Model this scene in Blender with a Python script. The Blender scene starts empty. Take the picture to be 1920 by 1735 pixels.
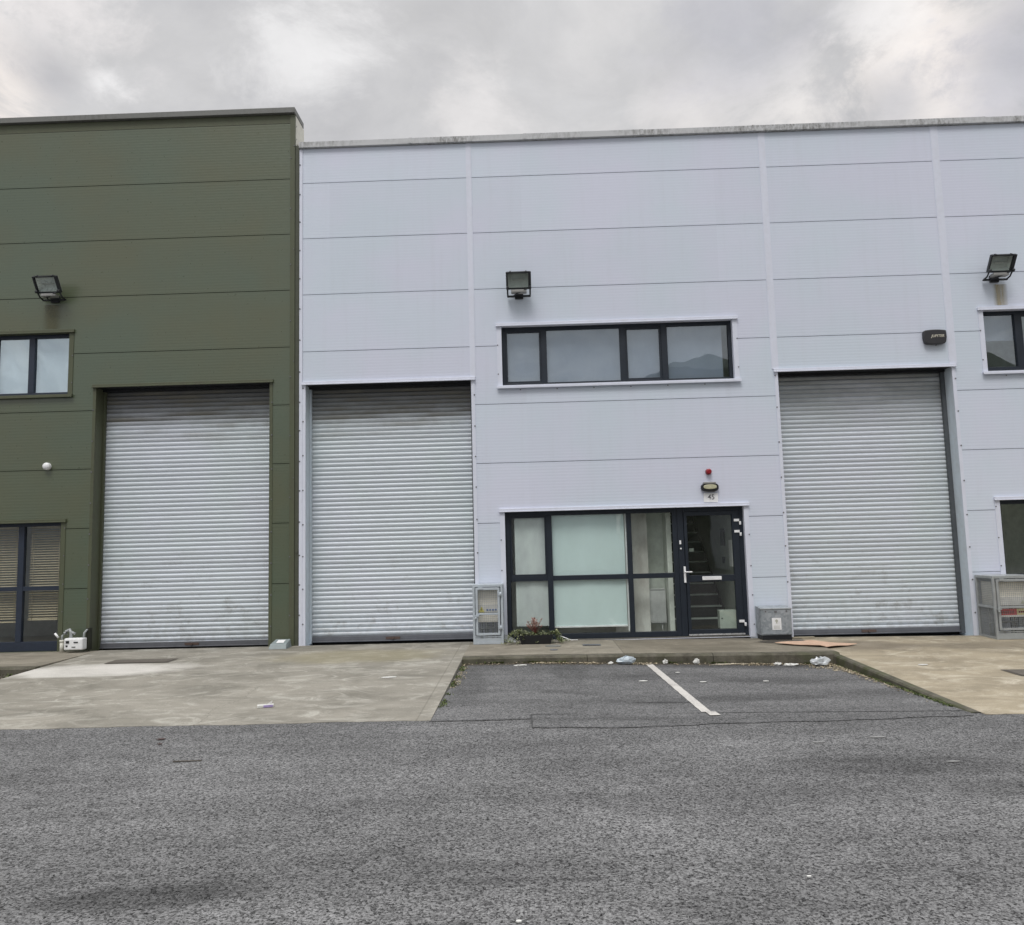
import bpy, bmesh, math, random
from mathutils import Vector, Matrix
random.seed(7)
PI = math.pi
scene = bpy.context.scene
COL = scene.collection

# ------------------------------------------------------------------ node helpers
class NT:
    def __init__(s, tree): s.t = tree; s.n = tree.nodes; s.l = tree.links
    def new(s, typ, **kw):
        n = s.n.new(typ)
        for k, v in kw.items(): setattr(n, k, v)
        return n
    def put(s, sock, v):
        if isinstance(v, bpy.types.NodeSocket): s.l.new(v, sock)
        elif v is not None: sock.default_value = v
    def math(s, op, a, b=None, c=None, clamp=False):
        n = s.new('ShaderNodeMath', operation=op, use_clamp=clamp)
        s.put(n.inputs[0], a)
        if b is not None: s.put(n.inputs[1], b)
        if c is not None: s.put(n.inputs[2], c)
        return n.outputs[0]
    def vmath(s, op, a, b):
        n = s.new('ShaderNodeVectorMath', operation=op); s.put(n.inputs[0], a); s.put(n.inputs[1], b); return n.outputs[0]
    def pos(s): return s.new('ShaderNodeNewGeometry').outputs['Position']
    def xyz(s, v):
        n = s.new('ShaderNodeSeparateXYZ'); s.put(n.inputs[0], v); return n.outputs
    def comb(s, x, y, z):
        n = s.new('ShaderNodeCombineXYZ'); s.put(n.inputs[0], x); s.put(n.inputs[1], y); s.put(n.inputs[2], z); return n.outputs[0]
    def scl(s, v, sc):
        n = s.new('ShaderNodeMapping'); s.put(n.inputs['Vector'], v); n.inputs['Scale'].default_value = sc; return n.outputs[0]
    def noise(s, v, scale, detail=3, rough=.55, dist=0.):
        n = s.new('ShaderNodeTexNoise'); s.put(n.inputs['Vector'], v)
        n.inputs['Scale'].default_value = scale; n.inputs['Detail'].default_value = detail
        n.inputs['Roughness'].default_value = rough; n.inputs['Distortion'].default_value = dist
        return n.outputs[0]
    def voro(s, v, scale, out='Color', feature='F1'):
        n = s.new('ShaderNodeTexVoronoi', feature=feature); s.put(n.inputs['Vector'], v); n.inputs['Scale'].default_value = scale
        return n.outputs[out]
    def rng(s, v, a, b, c=0., d=1., smooth=False):
        n = s.new('ShaderNodeMapRange', clamp=True)
        if smooth: n.interpolation_type = 'SMOOTHSTEP'
        s.put(n.inputs[0], v)
        for i, x in enumerate((a, b, c, d)): n.inputs[i+1].default_value = x
        return n.outputs[0]
    def mix(s, f, a, b, mode='MIX'):
        n = s.new('ShaderNodeMix', data_type='RGBA', blend_type=mode)
        s.put(n.inputs[0], f)
        for sock, v in ((n.inputs[6], a), (n.inputs[7], b)):
            if isinstance(v, (tuple, list)): v = (*v[:3], 1.)
            s.put(sock, v)
        return n.outputs[2]
    def grey(s, v): return s.comb(v, v, v)
    def bump(s, h, strength=.3, dist=.01):
        n = s.new('ShaderNodeBump'); s.put(n.inputs['Height'], h); n.inputs['Strength'].default_value = strength
        n.inputs['Distance'].default_value = dist; return n.outputs[0]
    def spot(s, cx, cy, rx, ry, ang=0., v=None, wob=.35, soft=.5):
        """soft stain with its own outline, in metres on the ground (1 inside, 0 outside)"""
        p = s.xyz(v if v is not None else s.pos())
        x = s.math('SUBTRACT', p[0], cx); y = s.math('SUBTRACT', p[1], cy)
        ca, sa = math.cos(ang), math.sin(ang)
        u = s.math('ADD', s.math('MULTIPLY', x, ca/rx), s.math('MULTIPLY', y, sa/rx))
        w = s.math('ADD', s.math('MULTIPLY', x, -sa/ry), s.math('MULTIPLY', y, ca/ry))
        r = s.math('SQRT', s.math('ADD', s.math('MULTIPLY', u, u), s.math('MULTIPLY', w, w)))
        if wob: r = s.math('ADD', r, s.math('MULTIPLY', s.math('SUBTRACT', s.noise(s.pos(), 3.1/max(rx, .3), 4), .5), wob*2))
        return s.rng(r, 1-soft, 1+soft*.3, 1, 0, True)

MATS = {}
def mat(name, build=None, color=(.5, .5, .5), rough=.6, metal=0., spec=.5, alpha=None, coat=0.):
    if name in MATS: return MATS[name]
    m = bpy.data.materials.new(name); m.use_nodes = True
    t = NT(m.node_tree); bs = t.n['Principled BSDF']
    bs.inputs['Base Color'].default_value = (*color, 1); bs.inputs['Roughness'].default_value = rough
    bs.inputs['Metallic'].default_value = metal; bs.inputs['Specular IOR Level'].default_value = spec
    if build: build(t, bs)
    else:  # gentle unevenness for every plain material
        nz = t.noise(t.pos(), 9, 4)
        t.put(bs.inputs['Base Color'], t.mix(1, (*color,), t.grey(t.rng(nz, .25, .75, .86, 1.12)), 'MULTIPLY'))
        t.put(bs.inputs['Roughness'], t.rng(t.noise(t.pos(), 23, 3), .3, .7, max(0, rough-.08), min(1, rough+.08)))
    MATS[name] = m
    return m

# --- wall cladding
def clad(base, tint, dirt, sheen=.35, ro=.42):
    def b(t, bs):
        p = t.pos(); x, y, z = t.xyz(p)
        low = t.noise(t.scl(p, (.5, .5, .6)), 1.0, 3)
        c = t.mix(t.rng(low, .38, .62), base, tint)
        # whole panels differ very slightly from one another
        pan = t.new('ShaderNodeTexWhiteNoise', noise_dimensions='2D')
        t.put(pan.inputs[0], t.comb(t.math('FLOOR', t.math('MULTIPLY', x, .3)), t.math('FLOOR', t.math('ADD', z, .07)), 0))
        c = t.mix(1, c, t.grey(t.rng(pan.outputs[0], 0, 1, .975, 1.02)), 'MULTIPLY')
        streak = t.noise(t.scl(p, (5, 5, .35)), 1.6, 5, .6)
        fine = t.noise(p, 14, 5, .65)
        d = t.math('MULTIPLY', t.rng(streak, .5, .78), t.rng(fine, .3, .7, .4, 1))
        c = t.mix(t.math('MULTIPLY', d, .10), c, dirt)
        splash = t.math('MULTIPLY', t.rng(z, .0, .9, .55, 0, True), t.rng(fine, .35, .65, .3, 1))
        c = t.mix(t.math('MULTIPLY', splash, .45), c, dirt)
        t.put(bs.inputs['Base Color'], c)
        rib = t.math('SINE', t.math('MULTIPLY', z, 2*PI/.05))
        h = t.math('ADD', t.math('MULTIPLY', rib, .0012), t.math('MULTIPLY', t.noise(p, 1.3, 2), .012))
        t.put(bs.inputs['Normal'], t.bump(h, .24, 1.0))
        t.put(bs.inputs['Roughness'], t.rng(fine, .3, .7, ro, ro+.12))
        bs.inputs['Specular IOR Level'].default_value = sheen
    return b
SILV, SILV2, SDIRT = (.622, .648, .755), (.590, .655, .735), (.34, .34, .33)
OLV, OLV2, ODIRT = (.086, .098, .053), (.076, .103, .065), (.075, .068, .05)
m_silver = mat('silver_cladding', clad(SILV, SILV2, SDIRT))
m_olive = mat('olive_cladding', clad(OLV, OLV2, ODIRT, .85, .26))
def trimmat(base, dirt, amt=.35):
    def b(t, bs):
        p = t.pos(); f = t.noise(p, 11, 5, .65); s = t.noise(t.scl(p, (3, 3, .6)), 2.2, 4)
        t.put(bs.inputs['Base Color'], t.mix(t.math('MULTIPLY', t.rng(t.math('MULTIPLY', f, s), .2, .42), amt), base, dirt))
        bs.inputs['Roughness'].default_value = .5; bs.inputs['Specular IOR Level'].default_value = .35
    return b
m_strim = mat('silver_trim', trimmat((.66, .69, .785), SDIRT, .14))
m_otrim = mat('olive_trim', trimmat((.088, .099, .060), ODIRT, .5))
m_srev = mat('silver_reveal', trimmat((.56, .63, .69), SDIRT, .3))
def coping(base, dirt):
    def b(t, bs):
        p = t.pos(); x, y, z = t.xyz(p)
        m = t.rng(t.noise(t.scl(p, (.5, 1, 1)), 1.2, 4), .42, .6)
        f = t.rng(t.noise(t.scl(p, (6, 6, 2.5)), 3, 6, .7), .42, .62)
        t.put(bs.inputs['Base Color'], t.mix(t.math('MULTIPLY', t.math('MULTIPLY', m, f), .85), base, dirt))
        bs.inputs['Roughness'].default_value = .6
    return b
m_scop = mat('weathered_coping', coping((.50, .51, .52), (.10, .095, .085)))
m_ocop = mat('grey_coping', coping((.155, .158, .15), (.10, .10, .09)))
m_joint = mat('silver_joint_gasket', color=(.30, .32, .37), rough=.9)  # recessed joint backing in its own darker grey
m_ojoint = mat('olive_joint_gasket', color=(.028, .03, .02), rough=.9)
m_cream = mat('cream_parapet', color=(.58, .57, .50), rough=.6)
m_fix = mat('fixing_head', color=(.14, .14, .15), rough=.6)

# --- shutters
def shutter(dirty, zt, ztop):
    def b(t, bs):
        p = t.pos(); x, y, z = t.xyz(p)
        base = t.mix(t.rng(t.noise(t.scl(p, (.6, 1, .35)), 1.4, 3), .35, .65), (.575, .635, .665), (.60, .64, .70))
        idx = t.math('FLOOR', t.math('DIVIDE', t.math('SUBTRACT', ztop, z), .0755))
        slat = t.new('ShaderNodeTexWhiteNoise', noise_dimensions='1D'); t.put(slat.inputs[1], idx)
        base = t.mix(1, base, t.grey(t.rng(slat.outputs[0], 0, 1, .93, 1.04)), 'MULTIPLY')
        sm = t.noise(t.scl(p, (1.6, 1, 11)), 1.6, 5, .6)
        base = t.mix(t.math('MULTIPLY', t.rng(sm, .52, .75), .15), base, (.27, .29, .29))
        lowd = t.math('MULTIPLY', t.rng(z, 0, .7, .35, 0), t.rng(t.noise(p, 12, 5), .35, .65))
        base = t.mix(lowd, base, (.26, .25, .22))
        zi = t.math('SUBTRACT', ztop, t.math('MULTIPLY', idx, .0755))
        perslat = t.noise(t.comb(t.math('MULTIPLY', x, .8), 0, t.math('MULTIPLY', idx, 3.7)), 1., 4, .6)
        if dirty:
            fr = t.math('FRACT', t.math('DIVIDE', t.math('SUBTRACT', ztop, z), .0755))   # dirt sits in the lower curl of each slat
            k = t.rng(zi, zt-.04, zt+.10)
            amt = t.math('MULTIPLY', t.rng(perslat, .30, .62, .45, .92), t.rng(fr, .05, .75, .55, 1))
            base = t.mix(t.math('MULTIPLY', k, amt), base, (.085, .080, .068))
            head_dirt_shade = t.rng(zi, ztop-.50, ztop-.10, 0, .75); base = t.mix(head_dirt_shade, base, (.045, .043, .04))  # dirt plus the shade under the head, both painted into the top slats
            faint = t.math('MULTIPLY', t.rng(zi, zt-.45, zt, 0, .55), t.rng(perslat, .48, .66))
            base = t.mix(faint, base, (.22, .21, .17))
        else:
            base = t.mix(t.math('MULTIPLY', t.rng(z, 3.3, 4.3, 0, .75), t.rng(perslat, .35, .6, .4, 1)), base, (.14, .145, .135))  # shade below the head painted into the upper slats
        t.put(bs.inputs['Base Color'], base)
        t.put(bs.inputs['Roughness'], t.rng(sm, .3, .7, .42, .55))
        bs.inputs['Metallic'].default_value = .08
        dent = t.math('ADD', t.noise(t.scl(p, (1, 1, 2.2)), 1.6, 3, .6), t.math('MULTIPLY', slat.outputs[0], .12))
        t.put(bs.inputs['Normal'], t.bump(dent, .18, .03))
        hand = t.math('MULTIPLY', t.rng(t.noise(t.scl(p, (1.3, 1, 1.6)), 2.4, 6, .72), .56, .70), t.rng(z, .2, 2.0, .55, 0))
        t.put(bs.inputs['Base Color'], t.mix(hand, base, (.22, .21, .19)))
    return b
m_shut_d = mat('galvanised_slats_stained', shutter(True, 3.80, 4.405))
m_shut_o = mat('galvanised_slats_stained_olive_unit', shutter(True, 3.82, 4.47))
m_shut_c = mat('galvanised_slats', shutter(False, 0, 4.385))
m_bar = mat('shutter_bottom_bar', color=(.13, .135, .15), rough=.6, metal=.2)
m_guide = mat('shutter_guide', color=(.09, .10, .11), rough=.6, metal=.2)
m_frame = mat('navy_grey_frame', color=(.009, .015, .025), rough=.5)
m_frame_o = mat('blue_grey_frame', color=(.017, .026, .046), rough=.5)
m_white = mat('white_plastic', color=(.82, .83, .84), rough=.35)
m_steel = mat('brushed_steel', color=(.62, .62, .62), rough=.3, metal=.6)
m_black = mat('black_plastic', color=(.012, .013, .016), rough=.5)
m_dark = mat('dark_interior', color=(.03, .03, .03), rough=.9)

# --- glass: a thin pane that passes light and mirrors by angle
def glassmat(name, tint=(.80, .88, .84), wav=.0, refl=1.0, base=.0, k=1.0, rt=(1, 1, 1)):
    m = bpy.data.materials.new(name); m.use_nodes = True
    t = NT(m.node_tree); t.n.remove(t.n['Principled BSDF']); out = t.n['Material Output']
    tr = t.new('ShaderNodeBsdfTransparent'); tr.inputs[0].default_value = (*tint, 1)
    gl = t.new('ShaderNodeBsdfGlossy'); gl.inputs['Roughness'].default_value = .015; gl.inputs[0].default_value = (refl*rt[0], refl*rt[1], refl*rt[2], 1)
    geo = t.new('ShaderNodeNewGeometry')
    nz = t.noise(t.scl(t.pos(), (1, 1, 1)), 1.1, 1)
    bp = t.bump(nz, 1.0, wav)
    t.put(gl.inputs['Normal'], bp)
    dp = t.new('ShaderNodeVectorMath', operation='DOT_PRODUCT'); t.put(dp.inputs[0], geo.outputs['Incoming']); t.put(dp.inputs[1], bp)
    fres = t.math('MULTIPLY_ADD', t.math('POWER', t.math('SUBTRACT', 1, t.math('ABSOLUTE', dp.outputs['Value']), clamp=True), 5), .92, .075)
    dirt = t.new('ShaderNodeBsdfDiffuse'); dirt.inputs[0].default_value = (.42, .44, .42, 1)
    fac = t.math('ADD', t.math('MULTIPLY', fres, k, clamp=True), base, clamp=True)
    mx = t.new('ShaderNodeMixShader'); t.put(mx.inputs[0], fac); t.l.new(tr.outputs[0], mx.inputs[1]); t.l.new(gl.outputs[0], mx.inputs[2])
    m2 = t.new('ShaderNodeMixShader'); t.put(m2.inputs[0], t.rng(t.noise(t.scl(t.pos(), (1, 1, .6)), 5, 6, .7), .35, .8, .0, .05))
    t.l.new(mx.outputs[0], m2.inputs[1]); t.l.new(dirt.outputs[0], m2.inputs[2]); t.l.new(m2.outputs[0], out.inputs[0])
    MATS[name] = m; return m
g_up = glassmat('upper_glass', (.80, .855, .92), .016, .98, .13, rt=(.84, .93, 1.))
g_left = glassmat('coated_glass', (.86, .93, .96), .03, 1., .36, rt=(.80, .93, 1.))
g_low = glassmat('lower_glass', (.955, .99, .975), .012)
g_door = glassmat('door_glass', (.93, .97, .95), .008)

# --- blinds, interior
def fabric(c1, c2, sc):
    def b(t, bs):
        p = t.pos()
        t.put(bs.inputs['Base Color'], t.mix(t.rng(t.noise(t.scl(p, (1, 1, .5)), sc, 4, .6), .38, .66), c1, c2))
        bs.inputs['Roughness'].default_value = .9
        bs.inputs['Subsurface Weight'].default_value = 0
    return b
m_blind = mat('pale_blind_fabric', fabric((.60, .715, .715), (.575, .69, .685), .8))
m_blind_w = mat('worn_blind_fabric', fabric((.60, .65, .64), (.47, .50, .51), 3.0))
m_blind_g = mat('grey_blind_fabric', fabric((.33, .36, .39), (.30, .33, .36), 1.5))
m_blind_l = mat('light_blind_fabric', fabric((.72, .75, .78), (.66, .70, .73), 1.5))
m_slatb = mat('bronze_blind_slat', color=(.50, .43, .30), rough=.5)
m_plaster = mat('stained_plaster', fabric((.76, .76, .71), (.52, .50, .46), 3.6))
m_greenwall = mat('green_grey_interior_wall', color=(.76, .80, .73), rough=.9)
m_intfloor = mat('interior_floor', color=(.10, .10, .10), rough=.8)
m_stair = mat('dark_stair_carpet', color=(.022, .028, .024), rough=.9)
m_nosing = mat('stair_nosing', color=(.52, .57, .52), rough=.5)
m_rad = mat('radiator_enamel', color=(.60, .61, .60), rough=.4)

# --- ground
def asphalt(lum, contrast, stains, warm=0., silt=False):
    def b(t, bs):
        p = t.pos()
        ag = t.xyz(t.voro(p, 88))[0]
        ag2 = t.xyz(t.voro(p, 190))[1]
        fine = t.noise(p, 210, 3, .7); mid = t.noise(p, 42, 3, .6)
        v = t.math('ADD', t.math('MULTIPLY', ag, .36), t.math('ADD', t.math('MULTIPLY', ag2, .20), t.math('ADD', t.math('MULTIPLY', fine, .16), t.math('MULTIPLY', mid, .28))))
        v = t.rng(v, .25, .71, 1-contrast, 1+contrast)
        big = t.noise(t.scl(p, (.55, 1.3, 1)), .9, 5, .6)
        v = t.math('MULTIPLY', v, t.rng(big, .32, .68, .84, 1.16))
        track = t.noise(t.scl(p, (.16, 1.5, 1)), 1.1, 4, .6)
        v = t.math('MULTIPLY', v, t.rng(track, .34, .66, .84, 1.15))
        tar = t.math('MULTIPLY', t.rng(t.voro(p, 2.3, 'Distance'), .03, .06, 1, 0), t.rng(t.noise(p, .9, 2), .5, .56))
        v = t.math('MULTIPLY', v, t.math('SUBTRACT', 1, t.math('MULTIPLY', tar, .5)))
        scuff = t.rng(t.math('ABSOLUTE', t.math('SUBTRACT', t.noise(t.scl(p, (.5, 1.4, 1)), .7, 5, .5, .8), .5)), 0, .006, 1, 0)
        v = t.math('MULTIPLY', v, t.math('SUBTRACT', 1, t.math('MULTIPLY', t.math('MULTIPLY', scuff, t.rng(t.noise(p, .6, 2), .48, .56)), .22)))
        med = t.noise(t.scl(p, (1, 1.6, 1)), 4.5, 4, .6)
        v = t.math('MULTIPLY', v, t.rng(med, .3, .7, .86, 1.12))
        chip = t.rng(t.xyz(t.voro(p, 95))[2], .975, .99)
        v = t.math('ADD', v, t.math('MULTIPLY', chip, .55))
        for (cx, cy, rx, ry, an, am) in stains:
            v = t.math('MULTIPLY', v, t.math('SUBTRACT', 1, t.math('MULTIPLY', t.spot(cx, cy, rx, ry, an), am)))
        col = t.mix(1, (lum*(1+warm), lum, lum*(1.0-warm)), t.grey(v), 'MULTIPLY')
        if silt:
            yy = t.xyz(p)[1]; sn = t.noise(p, 6, 5, .7)
            edge = t.math('ADD', yy, t.math('MULTIPLY', t.math('SUBTRACT', sn, .5), .35))
            col = t.mix(t.rng(edge, -1.93, -1.80, 0, .85), col, (.062, .052, .036))
        t.put(bs.inputs['Base Color'], col)
        bs.inputs['Roughness'].default_value = .85; bs.inputs['Specular IOR Level'].default_value = .25
        h = t.math('ADD', t.math('MULTIPLY', t.voro(p, 75, 'Distance'), .5), t.math('MULTIPLY', mid, .5))
        t.put(bs.inputs['Normal'], t.bump(h, .55, .012))
    return b
m_road = mat('worn_road_asphalt', asphalt(.115, 1.0, [(-1.95, -9.03, .62, .16, .12, .42), (-1.0, -8.55, .45, .1, .2, .18), (2.9, -6.9, 1.2, .30, -.12, .30), (3.9, -7.6, 1.2, .35, -.15, .32), (4.4, -6.4, .9, .25, 0, .2), (.6, -7.5, .8, .3, .1, -.12), (-2.6, -6.6, 1.6, .3, 0, -.14), (-3.8, -6.1, 1.4, .2, 0, -.12), (1.5, -6.2, .7, .2, 0, -.12), (-4.2, -7.0, 1.5, .14, .02, .2),
    (-.1, -8.9, .5, .05, .0, .22), (1.0, -9.2, .7, .15, 0, .15), (4.6, -9.0, 1.5, .6, 0, .2), (.4, -6.8, .5, .2, .3, .12)]))
m_bay = mat('parking_bay_asphalt', asphalt(.117, .78, [(.35, -3.95, .55, .13, -.3, .22), (1.35, -4.55, .40, .06, 0, .5), (.45, -2.6, .28, .8, .1, .22), (2.4, -4.3, .8, .25, .1, .3),
    (3.0, -3.2, .8, .3, 0, .2), (1.2, -3.0, .5, .35, 0, .18), (.2, -1.9, 1.5, .25, 0, .25), (3.0, -1.9, 1.5, .3, 0, .35), (-.8, -3.3, .25, 1.4, .05, .22)], silt=True))
m_patch = mat('dark_asphalt_patch', asphalt(.114, .85, [(1.2, -5.3, 1.4, .1, 0, .2)]))
def concrete(base, dark, light, white_patch=False, warm=False, two_tone=False):
    def b(t, bs):
        p = t.pos(); x, y, z = t.xyz(p)
        rot = t.new('ShaderNodeMapping'); t.put(rot.inputs['Vector'], p); rot.inputs['Rotation'].default_value = (0, 0, .9); rot.inputs['Scale'].default_value = (.8, 1.5, 1); p_ = rot.outputs[0]
        n1 = t.noise(p_, 1.3, 7, .68, .6)
        c = t.mix(t.rng(n1, .30, .60), dark, base)
        n2 = t.noise(p_, 2.3, 8, .74, .9)
        c = t.mix(t.math('MULTIPLY', t.rng(n2, .50, .70), .75), c, light)
        w = t.noise(t.scl(p, (.45, .8, 1)), .8, 2, .5, 1.5)   # curved scuffs from turning tyres
        arc = t.math('ABSOLUTE', t.math('SUBTRACT', t.math('FRACT', t.math('MULTIPLY', w, 7)), .5))
        arc = t.math('MULTIPLY', t.rng(arc, 0, .05, 1, 0), t.rng(t.noise(p, 1.1, 3), .5, .62))
        c = t.mix(t.math('MULTIPLY', arc, .55), c, light)
        if white_patch:
            q = t.spot(-6.2, -1.95, 1.5, .62, .02, wob=.30, soft=.5)
            cut = t.rng(y, -2.47, -2.42)
            c = t.mix(t.math('MULTIPLY', t.math('MULTIPLY', q, cut), t.rng(n1, .3, .6, .6, .95)), c, (.60, .58, .54))
            c = t.mix(t.math('MULTIPLY', t.spot(-2.6, -1.2, 1.5, .7, 0), .5), c, (.27, .24, .14))
            c = t.mix(t.math('MULTIPLY', t.spot(-3.6, -.35, .9, .3, 0), .45), c, (.15, .14, .11))
        if white_patch:
            ln = t.math('MAXIMUM', t.rng(t.math('ABSOLUTE', t.math('SUBTRACT', x, -1.16)), .003, .012, 1, 0), t.math('MULTIPLY', t.rng(t.math('ABSOLUTE', t.math('SUBTRACT', y, -2.45)), .003, .012, 1, 0), t.rng(x, -5.2, -3.4, 1, 0)))
            c = t.mix(t.math('MULTIPLY', ln, .45), c, (.13, .12, .095))
            crk = t.rng(t.math('ABSOLUTE', t.math('SUBTRACT', x, t.math('ADD', -3.35, t.math('MULTIPLY', t.math('SUBTRACT', t.noise(p, 1.6, 6, .7), .5), .5)))), .002, .006, 1, 0)
            c = t.mix(t.math('MULTIPLY', t.math('MULTIPLY', crk, t.rng(y, -3.4, -3.0, 1, 0)), .6), c, (.10, .095, .08))
        if warm:
            c = t.mix(t.math('MULTIPLY', t.rng(t.math('ABSOLUTE', t.math('SUBTRACT', y, -2.9)), .003, .011, 1, 0), .35), c, (.14, .12, .085))
        if two_tone:
            c = t.mix(t.rng(x, 1.28, 1.30, 0, .45), c, t.mix(1, c, (.62, .60, .55), 'MULTIPLY'))
            c = t.mix(t.math('MULTIPLY', t.rng(t.math('ABSOLUTE', t.math('SUBTRACT', x, 1.29)), .004, .012, 1, 0), .5), c, (.08, .075, .06))
            c = t.mix(t.math('MULTIPLY', t.spot(2.6, -1.2, .9, .3, 0), .5), c, (.11, .10, .075))
        if warm:
            c = t.mix(t.math('MULTIPLY', t.spot(4.9, -.9, 1.0, .55, 0, wob=.5), .6), c, (.13, .11, .085))
            c = t.mix(t.math('MULTIPLY', t.spot(7.0, -1.0, 1.6, .5, 0, wob=.5), .5), c, (.14, .12, .09))
        f = t.noise(p, 60, 4, .7)
        c = t.mix(1, c, t.grey(t.rng(f, .3, .7, .86, 1.12)), 'MULTIPLY')
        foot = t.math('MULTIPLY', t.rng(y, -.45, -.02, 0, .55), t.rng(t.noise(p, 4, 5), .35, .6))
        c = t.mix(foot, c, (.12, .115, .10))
        speck = t.rng(t.voro(p, 9, 'Distance'), .04, .06, 1, 0)
        speck = t.math('MULTIPLY', speck, t.rng(t.noise(p, 2.2, 1), .52, .56))
        c = t.mix(t.math('MULTIPLY', speck, .6), c, (.09, .085, .075))
        t.put(bs.inputs['Base Color'], c)
        bs.inputs['Roughness'].default_value = .8; bs.inputs['Specular IOR Level'].default_value = .3
        t.put(bs.inputs['Normal'], t.bump(t.math('ADD', f, t.math('MULTIPLY', n2, 2)), .35, .008))
    return b
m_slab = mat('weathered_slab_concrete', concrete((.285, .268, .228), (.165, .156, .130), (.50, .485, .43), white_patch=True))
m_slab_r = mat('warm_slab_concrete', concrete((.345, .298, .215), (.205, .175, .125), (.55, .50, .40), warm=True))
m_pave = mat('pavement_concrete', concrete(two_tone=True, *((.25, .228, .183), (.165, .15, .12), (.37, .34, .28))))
def kerbm(t, bs):
    p = t.pos(); x, y, z = t.xyz(p)
    c = t.mix(t.rng(t.noise(p, 5, 6, .7), .35, .65), (.055, .050, .036), (.135, .125, .098))
    c = t.mix(t.math('MULTIPLY', t.rng(t.noise(p, 3, 4), .45, .62), t.rng(x, 3.5, 4.2, .25, .8)), c, (.055, .065, .022))
    t.put(bs.inputs['Base Color'], c); bs.inputs['Roughness'].default_value = .9
    t.put(bs.inputs['Normal'], t.bump(t.noise(p, 40, 4), .5, .01))
m_kerb = mat('mossy_kerb_concrete', kerbm)
def paintm(t, bs):
    p = t.pos()
    w = t.math('MULTIPLY', t.rng(t.noise(p, 55, 4, .75), .40, .62), t.rng(t.noise(p, 3.2, 3), .35, .7, .1, 1))
    t.put(bs.inputs['Base Color'], t.mix(w, (.58, .56, .52), (.26, .25, .24))); bs.inputs['Roughness'].default_value = .75
m_paint = mat('worn_white_line_paint', paintm)
m_soil = mat('wet_soil', color=(.05, .042, .03), rough=.95)
m_cover = mat('brown_cast_cover', color=(.105, .092, .075), rough=.7)
m_card = mat('wet_cardboard', color=(.52, .36, .26), rough=.85)
m_paper = mat('scrap_paper', color=(.62, .62, .59), rough=.8)
m_galv = mat('painted_galvanised_steel', color=(.46, .51, .555), rough=.45, metal=.15)
m_galv_d = mat('grey_galvanised_steel', color=(.34, .36, .365), rough=.5, metal=.2)
def spangle(t, bs):
    p = t.pos(); v = t.xyz(t.voro(t.scl(p, (1, 1, 1)), 26))[0]; n = t.noise(p, 5, 5, .7)
    c = t.mix(t.rng(t.math('ADD', t.math('MULTIPLY', v, .5), n), .5, 1.05), (.23, .26, .28), (.36, .39, .42))
    t.put(bs.inputs['Base Color'], c); bs.inputs['Roughness'].default_value = .5; bs.inputs['Metallic'].default_value = .15
m_spangle = mat('spangled_galvanised_steel', spangle)
m_mbox = mat('meter_box_ivory', color=(.80, .78, .70), rough=.5)

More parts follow.
